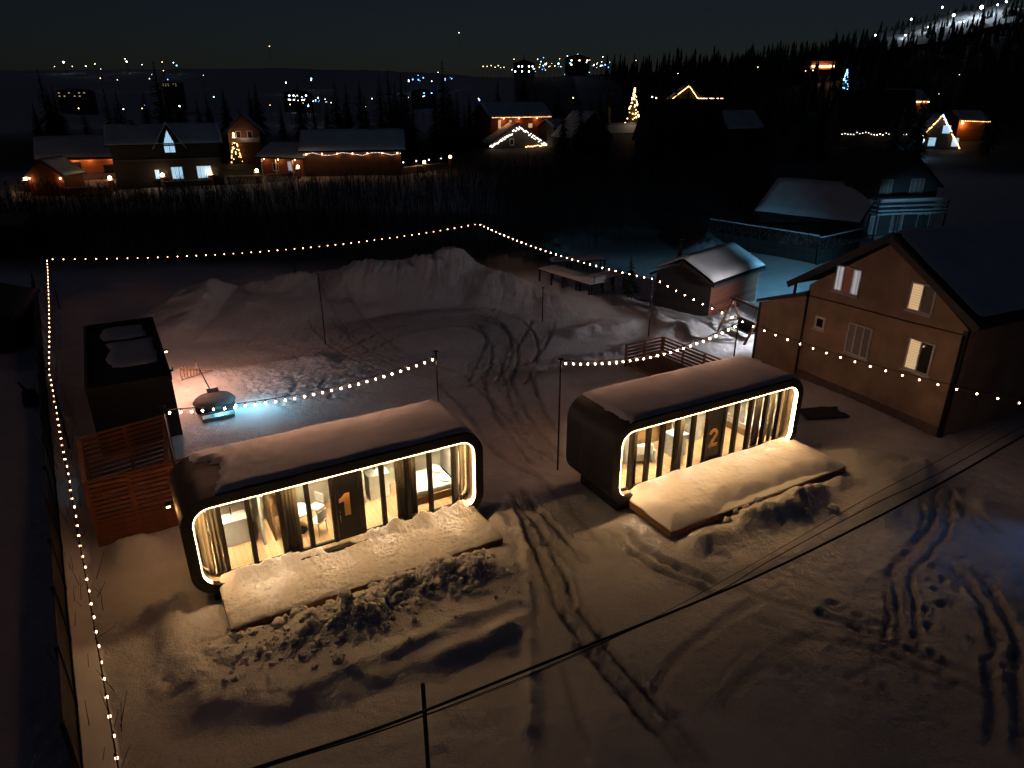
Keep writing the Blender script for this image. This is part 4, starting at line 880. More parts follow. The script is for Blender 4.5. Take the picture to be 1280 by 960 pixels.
# ------------------------------------------------------------------ yard things
# brown shed with a snow roof
SH0 = P(885, 398); sd = (P(945, 374) - SH0); sw = sd.length
sh = house('storage_shed', 'brown board shed with thick snow roof behind the swing', (SH0.x, SH0.y, 0), math.atan2(sd.y, sd.x), 6.4, 4.2, 2.3, 3.3, M['brick_plank'], 'x', .35, .42); sh['category'] = 'shed'
obj('shed_door', MB().box(-.03, 1.5, 0, -.003, 2.4, 1.95), M['dark_plank'], sh)
# the house() walls are one material: a near-black gable board lies over the left end
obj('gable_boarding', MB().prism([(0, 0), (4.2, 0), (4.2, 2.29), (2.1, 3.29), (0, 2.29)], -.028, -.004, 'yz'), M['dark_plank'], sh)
obj('stove_pipe', MB().tube([(.7, 3.0, 3.0), (.7, 3.0, 4.6)], .14, 10).tube([(.7, 3.0, 4.62), (.7, 3.0, 4.72)], .24, 10), M['black_metal'], sh, True)
# swing of round poles
S0, S1 = P(897, 414), P(931, 430); sx = (S1 - S0); Ls = sx.length
sw_ = thing('garden_swing', 'round-pole wooden garden swing with a dark bench on the lit snow', 'swing', (S0.x, S0.y, ground_z(S0.x, S0.y) - .15), math.atan2(sx.y, sx.x))
for a in (0, Ls):
    obj('leg', MB().tube([(a, -.1, 0), (a, 1.0, 2.1)], .075, 8), M['swing_wood'], sw_, True); obj('leg', MB().tube([(a, 1.9, 0), (a, .9, 2.1)], .075, 8), M['swing_wood'], sw_, True)
    obj('brace', MB().tube([(a, .22, .75), (a, 1.55, .75)], .05, 8), M['swing_wood'], sw_, True)
obj('top_beam', MB().tube([(-.25, .95, 2.12), (Ls + .25, .95, 2.12)], .09, 8), M['swing_wood'], sw_, True)
obj('bench', MB().box(.45, .6, .48, Ls - .45, 1.15, .55).box(.45, 1.12, .56, Ls - .45, 1.18, 1.1), M['dark_plank'], sw_)
for a in (.55, Ls - .55): obj('chain', MB().tube([(a, .95, 2.08), (a, .62, .56)], .012, 5).tube([(a, .95, 2.08), (a, 1.15, .58)], .012, 5), M['black_metal'], sw_)
obj('beam_snow', MB().grid([-.28 + (Ls + .56) * i / 14 for i in range(15)], [.87, .91, .95, .99, 1.03], lambda a, b: (a, b, 2.18 + .09 * (1 - ((b - .95) / .085)**2) * (.8 + .4 * mnoise.noise(Vector((a * 3, 0, 0)))))), M['snow_soft'], sw_, True)
# long snow-topped tables
def snow_table(label, a, b, w, h, n):
    a = Vector(a); b = Vector(b); L = (b - a).length; t = thing('snow_covered_table', label, 'table', (a.x, a.y, ground_z(a.x, a.y)), math.atan2(b.y - a.y, b.x - a.x))
    obj('tabletop', MB().box(0, 0, h - .08, L, w, h), M['dark_plank'], t); us = [L * i / 20 for i in range(21)]; vs = [w * j / 8 for j in range(9)]
    obj('snow_cover', MB().grid(us, vs, lambda u, v: (u, v, h + .004 + .22 * max(0, min(1, min(u, L - u, v, w - v) / .2))**.5 * (1 + .3 * mnoise.noise(Vector((u, v, h)))))), M['snow_soft'], t, True)
    for k in range(n):
        for v in (.08, w - .08): obj('leg', MB().box(L * k / (n - 1) * .96 + .02, v - .05, -.4, L * k / (n - 1) * .96 + .12, v + .05, h - .083), M['dark_plank'], t)
ta, tb = P(673, 338, .9), P(738, 358, .9); ta.z = tb.z = 0
snow_table('long snow-topped table left of the small spruce, nearest the bank', ta, tb, 1.5, .95, 5)
tc_, td = P(738, 357, .9), P(782, 345, .9); tc_.z = td.z = 0
snow_table('snow-topped table end reaching towards the small spruce', tc_ + Vector((.15, .1, 0)), td, 1.3, .9, 4)
te, tg = P(690, 328, .9), P(758, 325, .9); te.z = tg.z = 0
snow_table('rear snow-topped table behind the two front ones', te, tg, 1.2, .9, 4)
# covered hot tub and its cold light
hb = P(270, 512); hz = ground_z(hb.x, hb.y)
ht = thing('hot_tub', 'round hot tub under a grey snowy cover beside the container hut', 'hot tub', (hb.x, hb.y, hz), YW)
ht.scale = (.82, .82, .72)
obj('tub', MB().tube([(0, 0, -.2), (0, 0, .55)], 1.05, 28), M['dark_plank'], ht); obj('cover', MB().grid([i / 9 for i in range(10)], [2 * math.pi * j / 32 for j in range(33)], lambda r, a: (1.13 * r * math.cos(a), 1.13 * r * math.sin(a), .57 + .42 * math.sqrt(max(0, 1 - r * r)) + .03 * mnoise.noise(Vector((r * 3 * math.cos(a), r * 3 * math.sin(a), 1))))), M['grey_cover'], ht, True)
obj('step', MB().box(-.9, -1.75, -.1, .75, -1.2, .28), M['teal'], ht); obj('step_rail', MB().tube([(-.9, -1.72, .28), (-.9, -1.72, .62), (.75, -1.72, .62), (.75, -1.72, .28)], .025, 6).tube([(-.35, -1.72, .28), (-.35, -1.72, .62)], .02, 6).tube([(.2, -1.72, .28), (.2, -1.72, .62)], .02, 6), M['teal'], ht)
obj('tub_lamp', MB().box(.95, -.95, .30, 1.02, -.75, .40), E_CYAN, ht)
lamp_light('tub_lamp_light', 'POINT', (2.0, -1.0, 1.6), 130, (.30, .72, .95), .3, ht)
lamp_light('tub_lamp_light', 'POINT', (.1, -1.5, .5), 14, (.22, .72, 1), .06, ht)
sv = thing('snow_shovel', 'dark snow shovel stuck in the snow on top of the hot tub cover', 'shovel', (hb.x - .35, hb.y + .5, hz + .66), YW)
obj('shaft', MB().tube([(0, .1, .1), (-.35, .9, 1.35)], .022, 6), M['black_metal'], sv, True); obj('blade', MB().grid([-.25 + .1 * i for i in range(6)], [0, .12, .24, .36], lambda a, b: (a + .1, -b + .1, .10 - .18 * b + .35 * a * a)), M['black_metal'], sv).modifiers.new('t', 'SOLIDIFY').thickness = .02
# wire cone of lights lying on the snow
wp = P(228, 478); wz = ground_z(wp.x, wp.y)
wt = thing('wire_light_cone', 'orange wire light cone lying on its side on the lit snow by the container hut', 'light decoration', (wp.x, wp.y, wz + .30), R(15))
sp = [(1.55 * k / 90, (.36 * (1 - k / 95)) * math.cos(k * .75), (.36 * (1 - k / 95)) * math.sin(k * .75)) for k in range(91)]
obj('wire_spiral', MB().tube(sp, .016, 5), mat('orange_wire', (.45, .17, .03), .5, .2, 5, 0), wt, True); obj('wire_rib', MB().tube([(0, .36, 0), (1.55, .01, 0)], .014, 5).tube([(0, -.18, .31), (1.55, 0, 0)], .014, 5).tube([(0, -.18, -.31), (1.55, 0, 0)], .014, 5), M['black_metal'], wt)
# odd dark things lying about
g = P(1028, 517); mt_ = thing('dark_mat', 'dark flat mat lying on the snow between cabin 2 and the ochre house', 'mat', (g.x, g.y, ground_z(g.x, g.y)), R(8))
obj('sheet', MB().grid([2.0 * i / 10 - 1 for i in range(11)], [1.1 * j / 6 - .55 for j in range(7)], lambda a, b: (a, b, .12 + .05 * mnoise.noise(Vector((a * 2, b * 2, 0))))), M['rubber'], mt_).modifiers.new('t', 'SOLIDIFY').thickness = .06
obj('snow_rim', MB().ico((1.0, .1, .08), .28, 2, .3, (.5, 1.2, .5)), M['snow_rough'], mt_, True)
g = P(40, 505); st = thing('tree_stump', 'dark branching stump in the snow left of the boundary fence', 'stump', (g.x, g.y, ground_z(g.x, g.y)))
obj('stump', MB().tube([(0, 0, -.2), (0, 0, .7)], [.4, .28], 9), M['bark'], st, True); obj('branch', MB().tube([(0, 0, .5), (-.6, .3, 1.0)], [.1, .04], 6), M['bark'], st, True)
g = P(8, 448); house('dark_shed', 'dark low shed cut by the left edge beyond the fence', (g.x - 3.4, g.y, 0), R(20), 3.6, 5, 2.2, 2.7, M['dark_plank'], 'y', .3, 0)['category'] = 'shed'
g = P(0, 318); house('dark_shed', 'small dark shed at the left edge beside the brush', (g.x - 3.2, g.y, 0), R(10), 5.2, 4, 2.5, 3.2, M['dark_plank'], 'x', .3, 0)['category'] = 'shed'
# blue light thrown on the right foreground comes from a neighbour's floodlight on a post beyond the frame
bp_ = Vector((21.5, 19.6, 0)); t = thing('floodlight_post', 'floodlight post with a blue lamp beyond the right edge', 'floodlight', bp_)
obj('post', MB().tube([(0, 0, -.3), (0, 0, 3.4)], .05, 8), M['black_metal'], t, True); obj('lamp_head', MB().box(-.22, -.16, 3.4, -.02, .16, 3.66), M['black_metal'], t); obj('lamp_glass', MB().box(-.235, -.13, 3.43, -.224, .13, 3.63), E_TB, t)
lamp_light('lamp_light', 'SPOT', (-.3, 0, 3.5), 150, (.05, .36, 1), .1, t, (-5.8, -1.0, 0), 44, 1)
# ------------------------------------------------------------------ village beyond the brush
def at(px, py): p = P(px, py); return (p.x, p.y, 0)
def yaw(a, b): return math.atan2(b[1] - a[1], b[0] - a[0])
def lit(kind, n=1): return kind
# two-storey dark house with a lit gablet
a, b = at(148, 237), at(281, 231); w3 = math.dist(a, b)
v3 = house('village_house', 'large dark two-storey house with a white-lit pointed dormer window', a, yaw(a, b), w3, 9, 6.6, 8.9, M['dark_plank'], 'x', .7, .35, chimney=(w3 * .22, 4.5, 1.0), wins=
    [('f', w3 * .355, 1.3, .75, 1.5, E_BLUEWIN, M['dark_plank']), ('f', w3 * .51, 1.2, 1.7, 1.9, E_BLUEWIN, M['teal'], 3), ('f', w3 * .75, 1.2, 2.2, 1.9, E_BLUEWIN, M['teal'], 4)])
gx = w3 * .535
dm = obj('dormer', MB().prism([(gx - 2, 4.8), (gx + 2, 4.8), (gx + 2, 6.0), (gx, 9.3), (gx - 2, 6.0)], -.5, 3.4), M['dark_plank'], v3)
obj('dormer_window', MB().prism([(gx - .75, 5.3), (gx + .75, 5.3), (gx + .75, 6.6), (gx, 8.6), (gx - .75, 6.6)], -.53, -.503), E_BLUEWIN, dm)
obj('glazing_bar', MB().box(gx - .78, -.56, 6.55, gx + .78, -.533, 6.65).box(gx - .04, -.56, 5.3, gx + .04, -.533, 6.55), M['dark_plank'], dm)
obj('dormer_snow', MB().prism([(gx - 2.4, 5.75), (gx, 9.55), (gx + 2.4, 5.75), (gx + 2.4, 5.95), (gx, 9.85), (gx - 2.4, 5.95)], -.8, 3.2), M['snow_soft'], dm)
obj('string_course', MB().box(0, -.14, 4.15, w3, -.003, 4.35), M['grey_plank'], v3)
# orange-lit log house with hipped snow roof
a, b = at(62, 228), at(150, 224); w2 = math.dist(a, b)
v2 = house('village_house', 'orange-lit log house with broad snowy roof at the far left', a, yaw(a, b), w2, 9, 4.2, 6.6, M['orange_log'], 'x', 1.3, .4,
    [('f', w2 * .30, .7, 2.0, 2.4, M['pane_dark'], M['dark_plank']), ('f', w2 * .80, .3, 1.5, 2.2, M['pane_dark'], M['dark_plank'])])
for k, u in enumerate((.42, .62, .96)):
    obj('soffit_lamp', MB().ico((w2 * u, -.55, 3.75), .13), E_WARM, v2); lamp_light('lamp_light', 'POINT', (w2 * u, -.7, 3.5), 60, (1, .42, .14), .1, v2)
obj('veranda_rail', MB().box(w2 * .2, -1.6, .5, w2 * .95, -1.5, 1.2), M['white'], v2)
# little red hut in front of it
a, b = at(40, 245), at(84, 245); w1 = math.dist(a, b)
v1 = house('village_house', 'small dark red gabled hut in front of the orange-lit log house', a, yaw(a, b), w1, 5, 2.9, 5.0, mat('dark_red_boards', (.16, .045, .02), .8, .3, 3, .2), 'y', .4, .12)
for u in (.08, .95): obj('wall_lamp', MB().ico((w1 * u, -.22, 2.5), .12), E_WARM, v1); lamp_light('lamp_light', 'POINT', (w1 * u, -.4, 2.3), 22, (1, .45, .16), .1, v1)
# long low house with eave downlights
a, b = at(383, 221), at(503, 219); w5 = math.dist(a, b)
v5 = house('village_house', 'long low house with a row of amber downlights under a snowy eave', a, yaw(a, b), w5, 11, 4.6, 7.3, mat('brown_red_render', (.13, .055, .03), .8, .2, 3, .2), 'x', .9, .4, chimney=(w5 * .7, 5.5, 1.0))
for k in range(7):
    u = w5 * (.03 + .155 * k); obj('downlight', MB().ico((u, -.45, 3.95), .09), E_WARM, v5); lamp_light('lamp_light', 'POINT', (u, -.35, 3.75), 9, (1, .40, .13), .08, v5)
bulbs(v5, [(w5 * i / 10, -.93, 3.95 + .28 * math.sin(i * 1.9)) for i in range(11)], .22, .035, E_FAIRYW, 'eave_lights')
# its lit porch wing
a, b = at(330, 219), at(381, 221); w6 = math.dist(a, b)
vp = house('village_house', 'low porch wing with lit columns left of the long low house', a, yaw(a, b), w6, 8, 3.4, 5.2, mat('red_timber', (.22, .07, .035), .8, .2, 3, .2), 'x', .9, .3,
    [('f', w6 * .62, .9, 1.0, 1.7, E_WINW, M['white']), ('f', w6 * .25, .9, 1.2, 1.3, M['pane_dark'], M['white'])])
for u in (.1, .45, .85): obj('porch_lamp', MB().ico((w6 * u, -.6, 2.9), .10), E_WARM, vp); lamp_light('lamp_light', 'POINT', (w6 * u, -.7, 2.7), 18, (1, .42, .15), .08, vp); obj('column', MB().tube([(w6 * u - .5, -.75, -.2), (w6 * u - .5, -.75, 2.9)], .13, 8), M['white'], vp)
# timber-framed gable behind
a, b = at(290, 205), at(330, 204); ww_ = math.dist(a, b)
vg = house('village_house', 'timber-framed gable house with a snowy roof between the dark house and the porch wing', a, yaw(a, b), ww_, 8, 6.5, 9.8, mat('brown_timber', (.12, .06, .035), .8, .25, 2, .2), 'y', .9, .35, [('f', ww_ * .25, 5.2, 1.0, 1.4, M['pane_dark'], M['white']), ('f', ww_ * .60, 5.2, 1.0, 1.4, M['pane_dark'], M['white'])])
obj('balcony', MB().box(.3, -1.2, 4.4, ww_ - .3, -.003, 4.55).box(.3, -1.2, 4.56, ww_ - .3, -1.1, 5.3), M['white'], vg)
obj('gable_lamp', MB().ico((ww_ * .2, -.8, 6.1), .12), E_WARM, vg); lamp_light('lamp_light', 'POINT', (ww_ * .5, -1.6, 6.0), 40, (1, .6, .38), .1, vg)
# small hut with one warm lamp
a, b = at(436, 196), at(470, 195); wq = math.dist(a, b)
vh = house('village_house', 'grey snow-roofed hut with one amber lamp behind the long low house', a, yaw(a, b), wq, 6, 3.6, 6.6, M['dark_plank'], 'y', .6, .4)
obj('door_lamp', MB().ico((wq * .05, -.3, 2.4), .22), E_WARM, vh); lamp_light('lamp_light', 'POINT', (wq * .3, -1.2, 4.2), 60, (1, .7, .5), .1, vh)
# garland-hung red house in the middle
a, b = at(613, 187), at(688, 184); wr = math.dist(a, b); zr = ground_z(a[0], a[1]); a = (a[0], a[1], zr)
vr = house('village_house', 'tall red house behind a white-lit front gable in the middle distance', (a[0], a[1] + 4, zr), yaw(a, b), wr, 10, 8.2, 11.2, mat('brick_red', (.24, .06, .03), .8, .2, 2, .2), 'x', .8, .35,
    [('f', wr * .12, 5.0, .9, 2.2, E_WARM2, M['white']), ('f', wr * .30, 5.0, .9, 2.2, E_WARM2, M['white']), ('f', wr * .62, 5.0, 1.4, 1.2, E_WARM2, M['white'])])
for u in (.2, .45, .75): obj('soffit_lamp', MB().ico((wr * u, -.5, 7.6), .15), E_WARM, vr); lamp_light('lamp_light', 'POINT', (wr * u, -.8, 7.2), 60, (1, .4, .14), .1, vr)
bulbs(vr, [(0, -.85, 7.9), (wr, -.85, 7.9)], .4, .07, E_FAIRY, 'eave_lights')
fg = house('village_house', 'low dark gabled porch house outlined in white fairy lights', (a[0] + .2, a[1] - 1.5, zr), yaw(a, b), wr * .86, 5, 1.6, 6.2, M['dark_plank'], 'y', .7, .2, [('f', wr * .3, .9, 1.3, 1.6, M['pane_dark'], M['white'])])
W_ = wr * .86; bulbs(fg, [(-.8, -.78, 1.2), (W_ * .28, -.78, 4.0), (W_ / 2, -.78, 6.1), (W_ * .75, -.78, 3.9), (W_ + .6, -.78, 1.2)], .25, .12, E_FAIRYW, 'gable_lights', .3, .9)
bulbs(fg, [(W_ * .62, -.78, .6), (W_ + .8, -.78, .9)], .3, .1, E_FAIRY, 'porch_lights', .1, .4)
lamp_light('lamp_light', 'POINT', (W_ / 2, -3, 3.5), 80, (1, .6, .35), .2, fg)
def plain(name, label, px0, py0, px1, py1, d, ev, rg, axis='x', mt='dark_plank', over=.7, snow=.35, dz=0., wins=()):
    a, b = at(px0, py0), at(px1, py1); z = ground_z(a[0], a[1]); w = math.dist(a, b)
    h = house(name, label, (a[0], a[1], z + dz), yaw(a, b), w, d, ev, rg, M[mt], axis, over, snow, wins); h['width'] = w; return h, w
plain('village_house', 'dark flat-looking house right of the red house with a snowy ledge', 692, 186, 745, 184, 8, 5.2, 7.0)
plain('village_house', 'dark steep-roofed house left of the lit Christmas tree', 715, 192, 762, 190, 9, 4.0, 9.5, 'y')
v8, w8 = plain('village_house', 'big black A-roofed house right of the lit Christmas tree', 818, 190, 905, 188, 12, 3.2, 12.5, 'x', snow=0)
plain('village_house', 'dark house edge with a pale snow ledge right of the black A-roofed house', 908, 186, 950, 184, 9, 5.0, 9.0, 'x')
tw, ww8 = plain('terrace_wall', 'pale low terrace wall under the lit Christmas tree', 760, 172, 818, 171, 1.0, 2.2, 2.25, 'x', 'white', .0, .25); tw['category'] = 'wall'
lamp_light('lamp_light', 'POINT', (ww8 * .5, -3, 3.6), 120, (1, .7, .5), .2, tw)
hr, hw = plain('village_house', 'house with an amber-lit ridge peeking over the black A-roofed house', 836, 168, 875, 168, 8, 9.5, 14, 'y', snow=.2)
bulbs(hr, [(0, -.8, 9.4), (hw / 2, -.8, 13.9), (hw * .8, -.8, 9.6), (hw * 1.6, -.8, 9.6)], .4, .16, E_FAIRY, 'gable_lights')
# far right: dark big roof with fairy lights and the lit A-frame
v9, w9 = plain('village_house', 'huge dark roof edged with a row of small fairy lights at the far right', 1048, 186, 1140, 186, 12, 4.6, 14.5, 'x', snow=0)
bulbs(v9, [(-.5, -.9, 4.2), (w9 + 4, -.9, 3.6)], .8, .11, E_FAIRYW, 'eave_lights', .1, .7)
af, wa = plain('village_house', 'A-frame house outlined in coloured lights with a blue-white lit front', 1140, 188, 1196, 189, 8, .8, 8.6, 'y', 'grey_plank', .5, .1, wins=[('f', 6.2, 4.0, 1.9, 2.0, E_BLUEWIN, M['white'], 2), ('f', 3.4, .8, 1.8, 2.2, E_BLUEWIN, M['white'], 2), ('f', 9.0, .8, 1.6, 2.2, E_BLUEWIN, M['white'])])
bulbs(af, [(-.4, -.6, .6), (wa / 2, -.6, 8.8), (wa + .4, -.6, .6)], .4, .13, E_FAIRY, 'gable_lights', .1, .4); bulbs(af, [(wa / 2, -.6, 8.8), (wa * .75, -.6, 4.8)], .4, .15, E_FAIRYB, 'gable_lights')
an, wn_2 = plain('village_house', 'amber-lit house wing right of the A-frame house', 1192, 182, 1225, 182, 8, 6.0, 8.0, 'x', 'orange_log', .6, .2)
obj('wall_lamp', MB().ico((.8, -.4, 5.0), .3), E_WARM, an); lamp_light('lamp_light', 'POINT', (1.2, -1.0, 4.6), 260, (1, .42, .12), .2, an)
bulbs(an, [(0, -.8, 5.6), (wn_2 + 1, -.8, 5.3)], .5, .1, E_FAIRY, 'eave_lights')
c9 = at(1150, 196); lt9 = thing('floodlight_post', 'cold lamp post lighting the snow before the A-frame house', 'floodlight', (c9[0], c9[1], ground_z(*c9[:2])))
obj('post', MB().tube([(0, 0, -.3), (0, 0, 3.6)], .07, 6), M['black_metal'], lt9); obj('lamp_head', MB().ico((0, 0, 3.75), .22), E_CYAN, lt9); lamp_light('lamp_light', 'POINT', (0, -.5, 3.4), 500, (.3, .6, 1), .1, lt9)
bh, wb = plain('village_house', 'far house with a bright amber balcony line on the dark slope', 1003, 152, 1032, 152, 8, 12, 16, 'x', 'orange_log', .5, .0)
obj('balcony_light', MB().box(.5, -.75, 8.6, wb - .5, -.6, 9.1), E_WARM, bh); obj('balcony', MB().box(0, -1.0, 7.2, wb, -.003, 7.4), M['orange_log'], bh); lamp_light('lamp_light', 'POINT', (wb / 2, -1.2, 8.4), 220, (1, .5, .2), .3, bh)
bj, wj = plain('village_house', 'far low house with an amber eave line above the huge dark roof', 1108, 172, 1150, 171, 8, 9.0, 12, 'x', 'orange_log', .5, .2)
obj('eave_light', MB().box(.3, -.75, 8.0, wj, -.6, 8.35), E_FAIRY, bj)
# long low barn, balcony house, dark yard fence
plain('barn', 'long low barn with a dull snowy roof left of the balcony house', 948, 285, 1066, 300, 9, 1.9, 4.6, 'x', 'dark_plank', .6, .3)[0]['category'] = 'barn'
q0 = P(1076, 296); hb_ = house('balcony_house', 'tall dark house with blue-lit snowy balcony rails and white windows', (q0.x, q0.y, 0), R(12), 8.0, 9, 5.0, 8.2, M['grey_plank'], 'y', .35, 0,
    [('f', 1.15, 4.3, 1.35, 1.4, M['curtain_pane'], M['teal'], 3), ('f', 4.6, 4.3, 1.6, 1.4, M['curtain_pane'], M['teal'], 3), ('f', .65, .3, 1.0, 1.8, M['curtain_pane'], M['teal'], 2), ('f', 3.2, .4, 1.4, 1.8, M['curtain_pane'], M['teal'], 3), ('f', 6.3, .1, 1.5, 2.0, M['grey_plank'], M['teal'])])
bl = obj('balcony', MB().box(.2, -1.6, 2.4, 8.4, -.003, 2.58), M['teal'], hb_)
for z in (2.75, 3.2, 3.65): obj('rail', MB().box(.2, -1.62, z, 8.4, -1.52, z + .16).box(.2, -1.515, z, .3, -.003, z + .16).box(8.3, -1.515, z, 8.4, -.003, z + .16), M['teal'], bl)
obj('rail_snow', MB().box(.15, -1.68, 3.815, 8.45, -1.46, 3.98), M['snow_soft'], bl)
for x in (.25, 2.9, 5.6, 8.3): obj('post', MB().box(x - .07, -1.515, -.2, x + .07, -1.38, 3.81), M['grey_plank'], bl)
lb = thing('floodlight_post', 'blue floodlight post hidden behind the ochre house roof lighting the balcony house', 'floodlight', (36.5, 62.5, 0)); obj('post', MB().tube([(0, 0, -.2), (0, 0, 2.2)], .05, 6), M['black_metal'], lb); obj('lamp_head', MB().box(-.2, -.1, 2.2, .2, .1, 2.45), M['black_metal'], lb); obj('lamp_glass', MB().box(-.17, .103, 2.23, .17, .115, 2.42), E_CYAN, lb)
lamp_light('lamp_light', 'SPOT', (0, .3, 2.3), 620, (.3, .68, 1), .1, lb, (3.5, 11, 2.2), 46)
def yard_fence(label, pa, pb, h, n):
    a = P(*pa); b = P(*pb); a.z = b.z = 0; L = (b - a).length; t = thing('yard_fence', label, 'fence', a, math.atan2(b.y - a.y, b.x - a.x))
    obj('boarding', MB().box(0, 0, -.3, L, .06, h), M['dark_plank'], t); 
    for k in range(n):
        x = L * k / n; w = L / n; obj('lattice', MB().beam((x, .03, h + .05), (x + w, .03, h + 1.0), .07, .07).beam((x + w, .10, h + .05), (x, .10, h + 1.0), .07, .07), M['dark_plank'], t); obj('post', MB().box(x - .05, -.05, -.3, x + .05, -.003, h + 1.15), M['dark_plank'], t)
    obj('rail', MB().box(0, -.02, h + 1.02, L, .13, h + 1.1), M['dark_plank'], t); obj('rail_snow', MB().box(0, -.03, h + 1.103, L, .14, h + 1.18), M['snow_soft'], t)
yard_fence('dark board fence topped with crossed lattice behind the blue-lit yard', (884, 305), (1018, 330), 1.3, 12)
yard_fence('dark lattice fence continuing behind the ochre house roof', (1020, 331), (1072, 318), 1.2, 6)
# village pedestal lamps along the lane and their snowy verge
ped = None
PED = [((36, 240), 'lamp pillar at the left end of the lane before the red hut'), ((84, 240), 'lamp pillar between the red hut and the log house'), ((141, 240), 'lamp pillar at the right corner of the orange-lit log house'), ((206, 235), 'lamp pillar before the dark two-storey house, left one'),
       ((265, 232), 'lamp pillar before the dark two-storey house, right one'), ((323, 229), 'lamp pillar before the porch wing'), ((374, 224), 'lamp pillar at the left end of the long low house'), ((531, 216), 'lamp pillar in the fence right of the long low house'), ((563, 209), 'farthest right lamp pillar standing alone in the dark')]
for (px, py), lab in PED:
    p = P(px, py); z = ground_z(p.x, p.y)
    if ped is None:
        ped = thing('lamp_pillar', lab, 'lamp', (p.x, p.y, z), 0, 'lamp pillars along the village lane')
        obj('pillar', MB().box(-.3, -.3, -.3, .3, .3, 1.6), M['brick_plank'], ped); obj('cap', MB().box(-.38, -.38, 1.603, .38, .38, 1.72), M['white'], ped)
        obj('globe', MB().ico((0, 0, 2.0), .26, 2), E_WARM, ped, True); lamp_light('lamp_light', 'POINT', (0, -.45, 1.95), 34, (1, .58, .28), .1, ped)
    else: c = copy_tree(ped); c.location = (p.x, p.y, z); c['label'] = lab
for i, (x0, x1, y0, y1, lab) in enumerate([(84, 142, 247, 246, 'snowy picket fence before the orange-lit log house'), (285, 330, 231, 230, 'snowy low fence before the porch wing left part'), (334, 372, 229, 226, 'snowy low fence between two lamp pillars before the porch wing'), (505, 555, 218, 212, 'snowy brick and rail fence right of the long low house'), (205, 268, 238, 235, 'dark low fence with snowy top before the two-storey dark house')]):
    a, b = P(x0, y0), P(x1, y1); L = (b - a).length; t = thing('garden_fence', lab, 'fence', (a.x, a.y, ground_z(a.x, a.y)), math.atan2(b.y - a.y, b.x - a.x)); m = MB(); n = int(L / .22)
    for k in range(n): m.box(k * .22, 0, -.2, k * .22 + .14, .03, 1.25)
    obj('pickets', m, M['grey_plank'] if i != 3 else M['red_brick'] if 'red_brick' in M else M['brick_plank'], t); obj('fence_snow', MB().box(-.03, -.06, 1.255, L, .10, 1.42), M['snow_soft'], t)
    if i == 3:
        for k in range(4): obj('fence_lantern', MB().ico((L * k / 3.2, 0, 2.2), .13), E_FAIRYW, t); obj('lantern_post', MB().box(L * k / 3.2 - .04, .04, 0, L * k / 3.2 + .04, .12, 2.05), M['black_metal'], t)
# lit Christmas trees (cones of fairy lights on a frame)
def light_tree(label, px, py, h, r, mt, glow):
    p = P(px, py); t = thing('lit_tree', label, 'Christmas tree', (p.x, p.y, ground_z(p.x, p.y))); rr = random.Random(px); m = MB()
    for k in range(70): z = h * (k / 70) ** .8; q = rr.random() * 6.283; ra = r * (1 - z / h); m.ico((ra * math.cos(q), ra * math.sin(q), z + .3), .05 * h / 3 * (.6 + .8 * rr.random()))
    tag(obj('fairy_lights', m, mt, t), kind='stuff'); obj('frame', MB().tube([(0, 0, 0), (0, 0, h + .3)], [r * .8, .02], 8), M['needle'], t); lamp_light('lamp_light', 'POINT', (0, -r - .6, h * .4), glow[0], glow[1], .3, t)
light_tree('tall amber Christmas tree of lights on the middle terrace', 790, 168, 13.0, 3.0, E_FAIRY, (320, (1, .45, .15)))
light_tree('tiny white tree of lights in the distance above the middle roofs', 691, 117, 20, 4.0, E_FAIRYW, (10, (1, .9, .8)))
light_tree('tiny amber tree of lights between the dark house and the porch wing', 297, 205, 6, 1.2, E_FAIRY, (30, (1, .5, .2)))
light_tree('small blue-green tree of lights left of the huge dark roof', 1047, 160, 14, 3, E_FAIRYB, (60, (.2, .6, 1)))

# ------------------------------------------------------------------ spruces, brush, woods
def spruce_mesh(seed, dens=1.):
    rr = random.Random(seed); m = MB(); z = .10
    while z < .985:
        R0 = .17 * (1 - z) ** .85 + .006; nb = int((9 + 5 * (1 - z)) * dens)
        for k in range(nb):
            q = rr.random() * 6.283; L = R0 * rr.uniform(.55, 1.2); dr = L * rr.uniform(.25, .65); ca, sa = math.cos(q), math.sin(q); w = L * .26
            for s in range(4):
                f0 = s / 4; f1 = f0 + .36; x0, x1 = L * f0, L * f1; z0, z1 = z - dr * f0 ** 1.3, z - dr * f1 ** 1.3 - .012 * rr.random(); ww = w * (1 - f0 * .8) * rr.uniform(.6, 1.3); sk = rr.uniform(-.3, .3) * ww
                m.add([(x0*ca - ww*sa, x0*sa + ww*ca, z0 - .006), (x0*ca + ww*sa, x0*sa - ww*ca, z0 - .006), (x1*ca - sk*sa, x1*sa + sk*ca, z1)], [(0, 1, 2)])
        z += .022 + .012 * rr.random()
    return m
SPR = []
for i in range(3):
    mm = spruce_mesh(30 + i); me_ = bpy.data.meshes.new('crown'); me_.from_pydata(mm.v, [], mm.f); me_.materials.append(M['needle']); tm = MB().tube([(0, 0, -.04), (0, 0, .97)], [.017, .002], 7); tme = bpy.data.meshes.new('trunk'); tme.from_pydata(tm.v, [], tm.f); tme.materials.append(M['bark']); SPR.append((me_, tme))
def spruce(px, py_top, Y, label, group=None, wide=1.):
    x = PY(px, 200, Y).x; zt = PY(px, py_top, Y).z; z = ground_z(x, Y); h = max(2, zt - z); k = random.randrange(3)
    x = _ray(px, py_top)[0] / _ray(px, py_top)[1] * Y
    t = thing('spruce_tree', label, 'tree', (x, Y, z), random.random() * 6, group)
    for nm, me_ in zip(('crown', 'trunk'), SPR[k]): o = bpy.data.objects.new(nm, me_); COL.objects.link(o); o.parent = t; o.scale = (h * wide, h * wide, h)
    return t
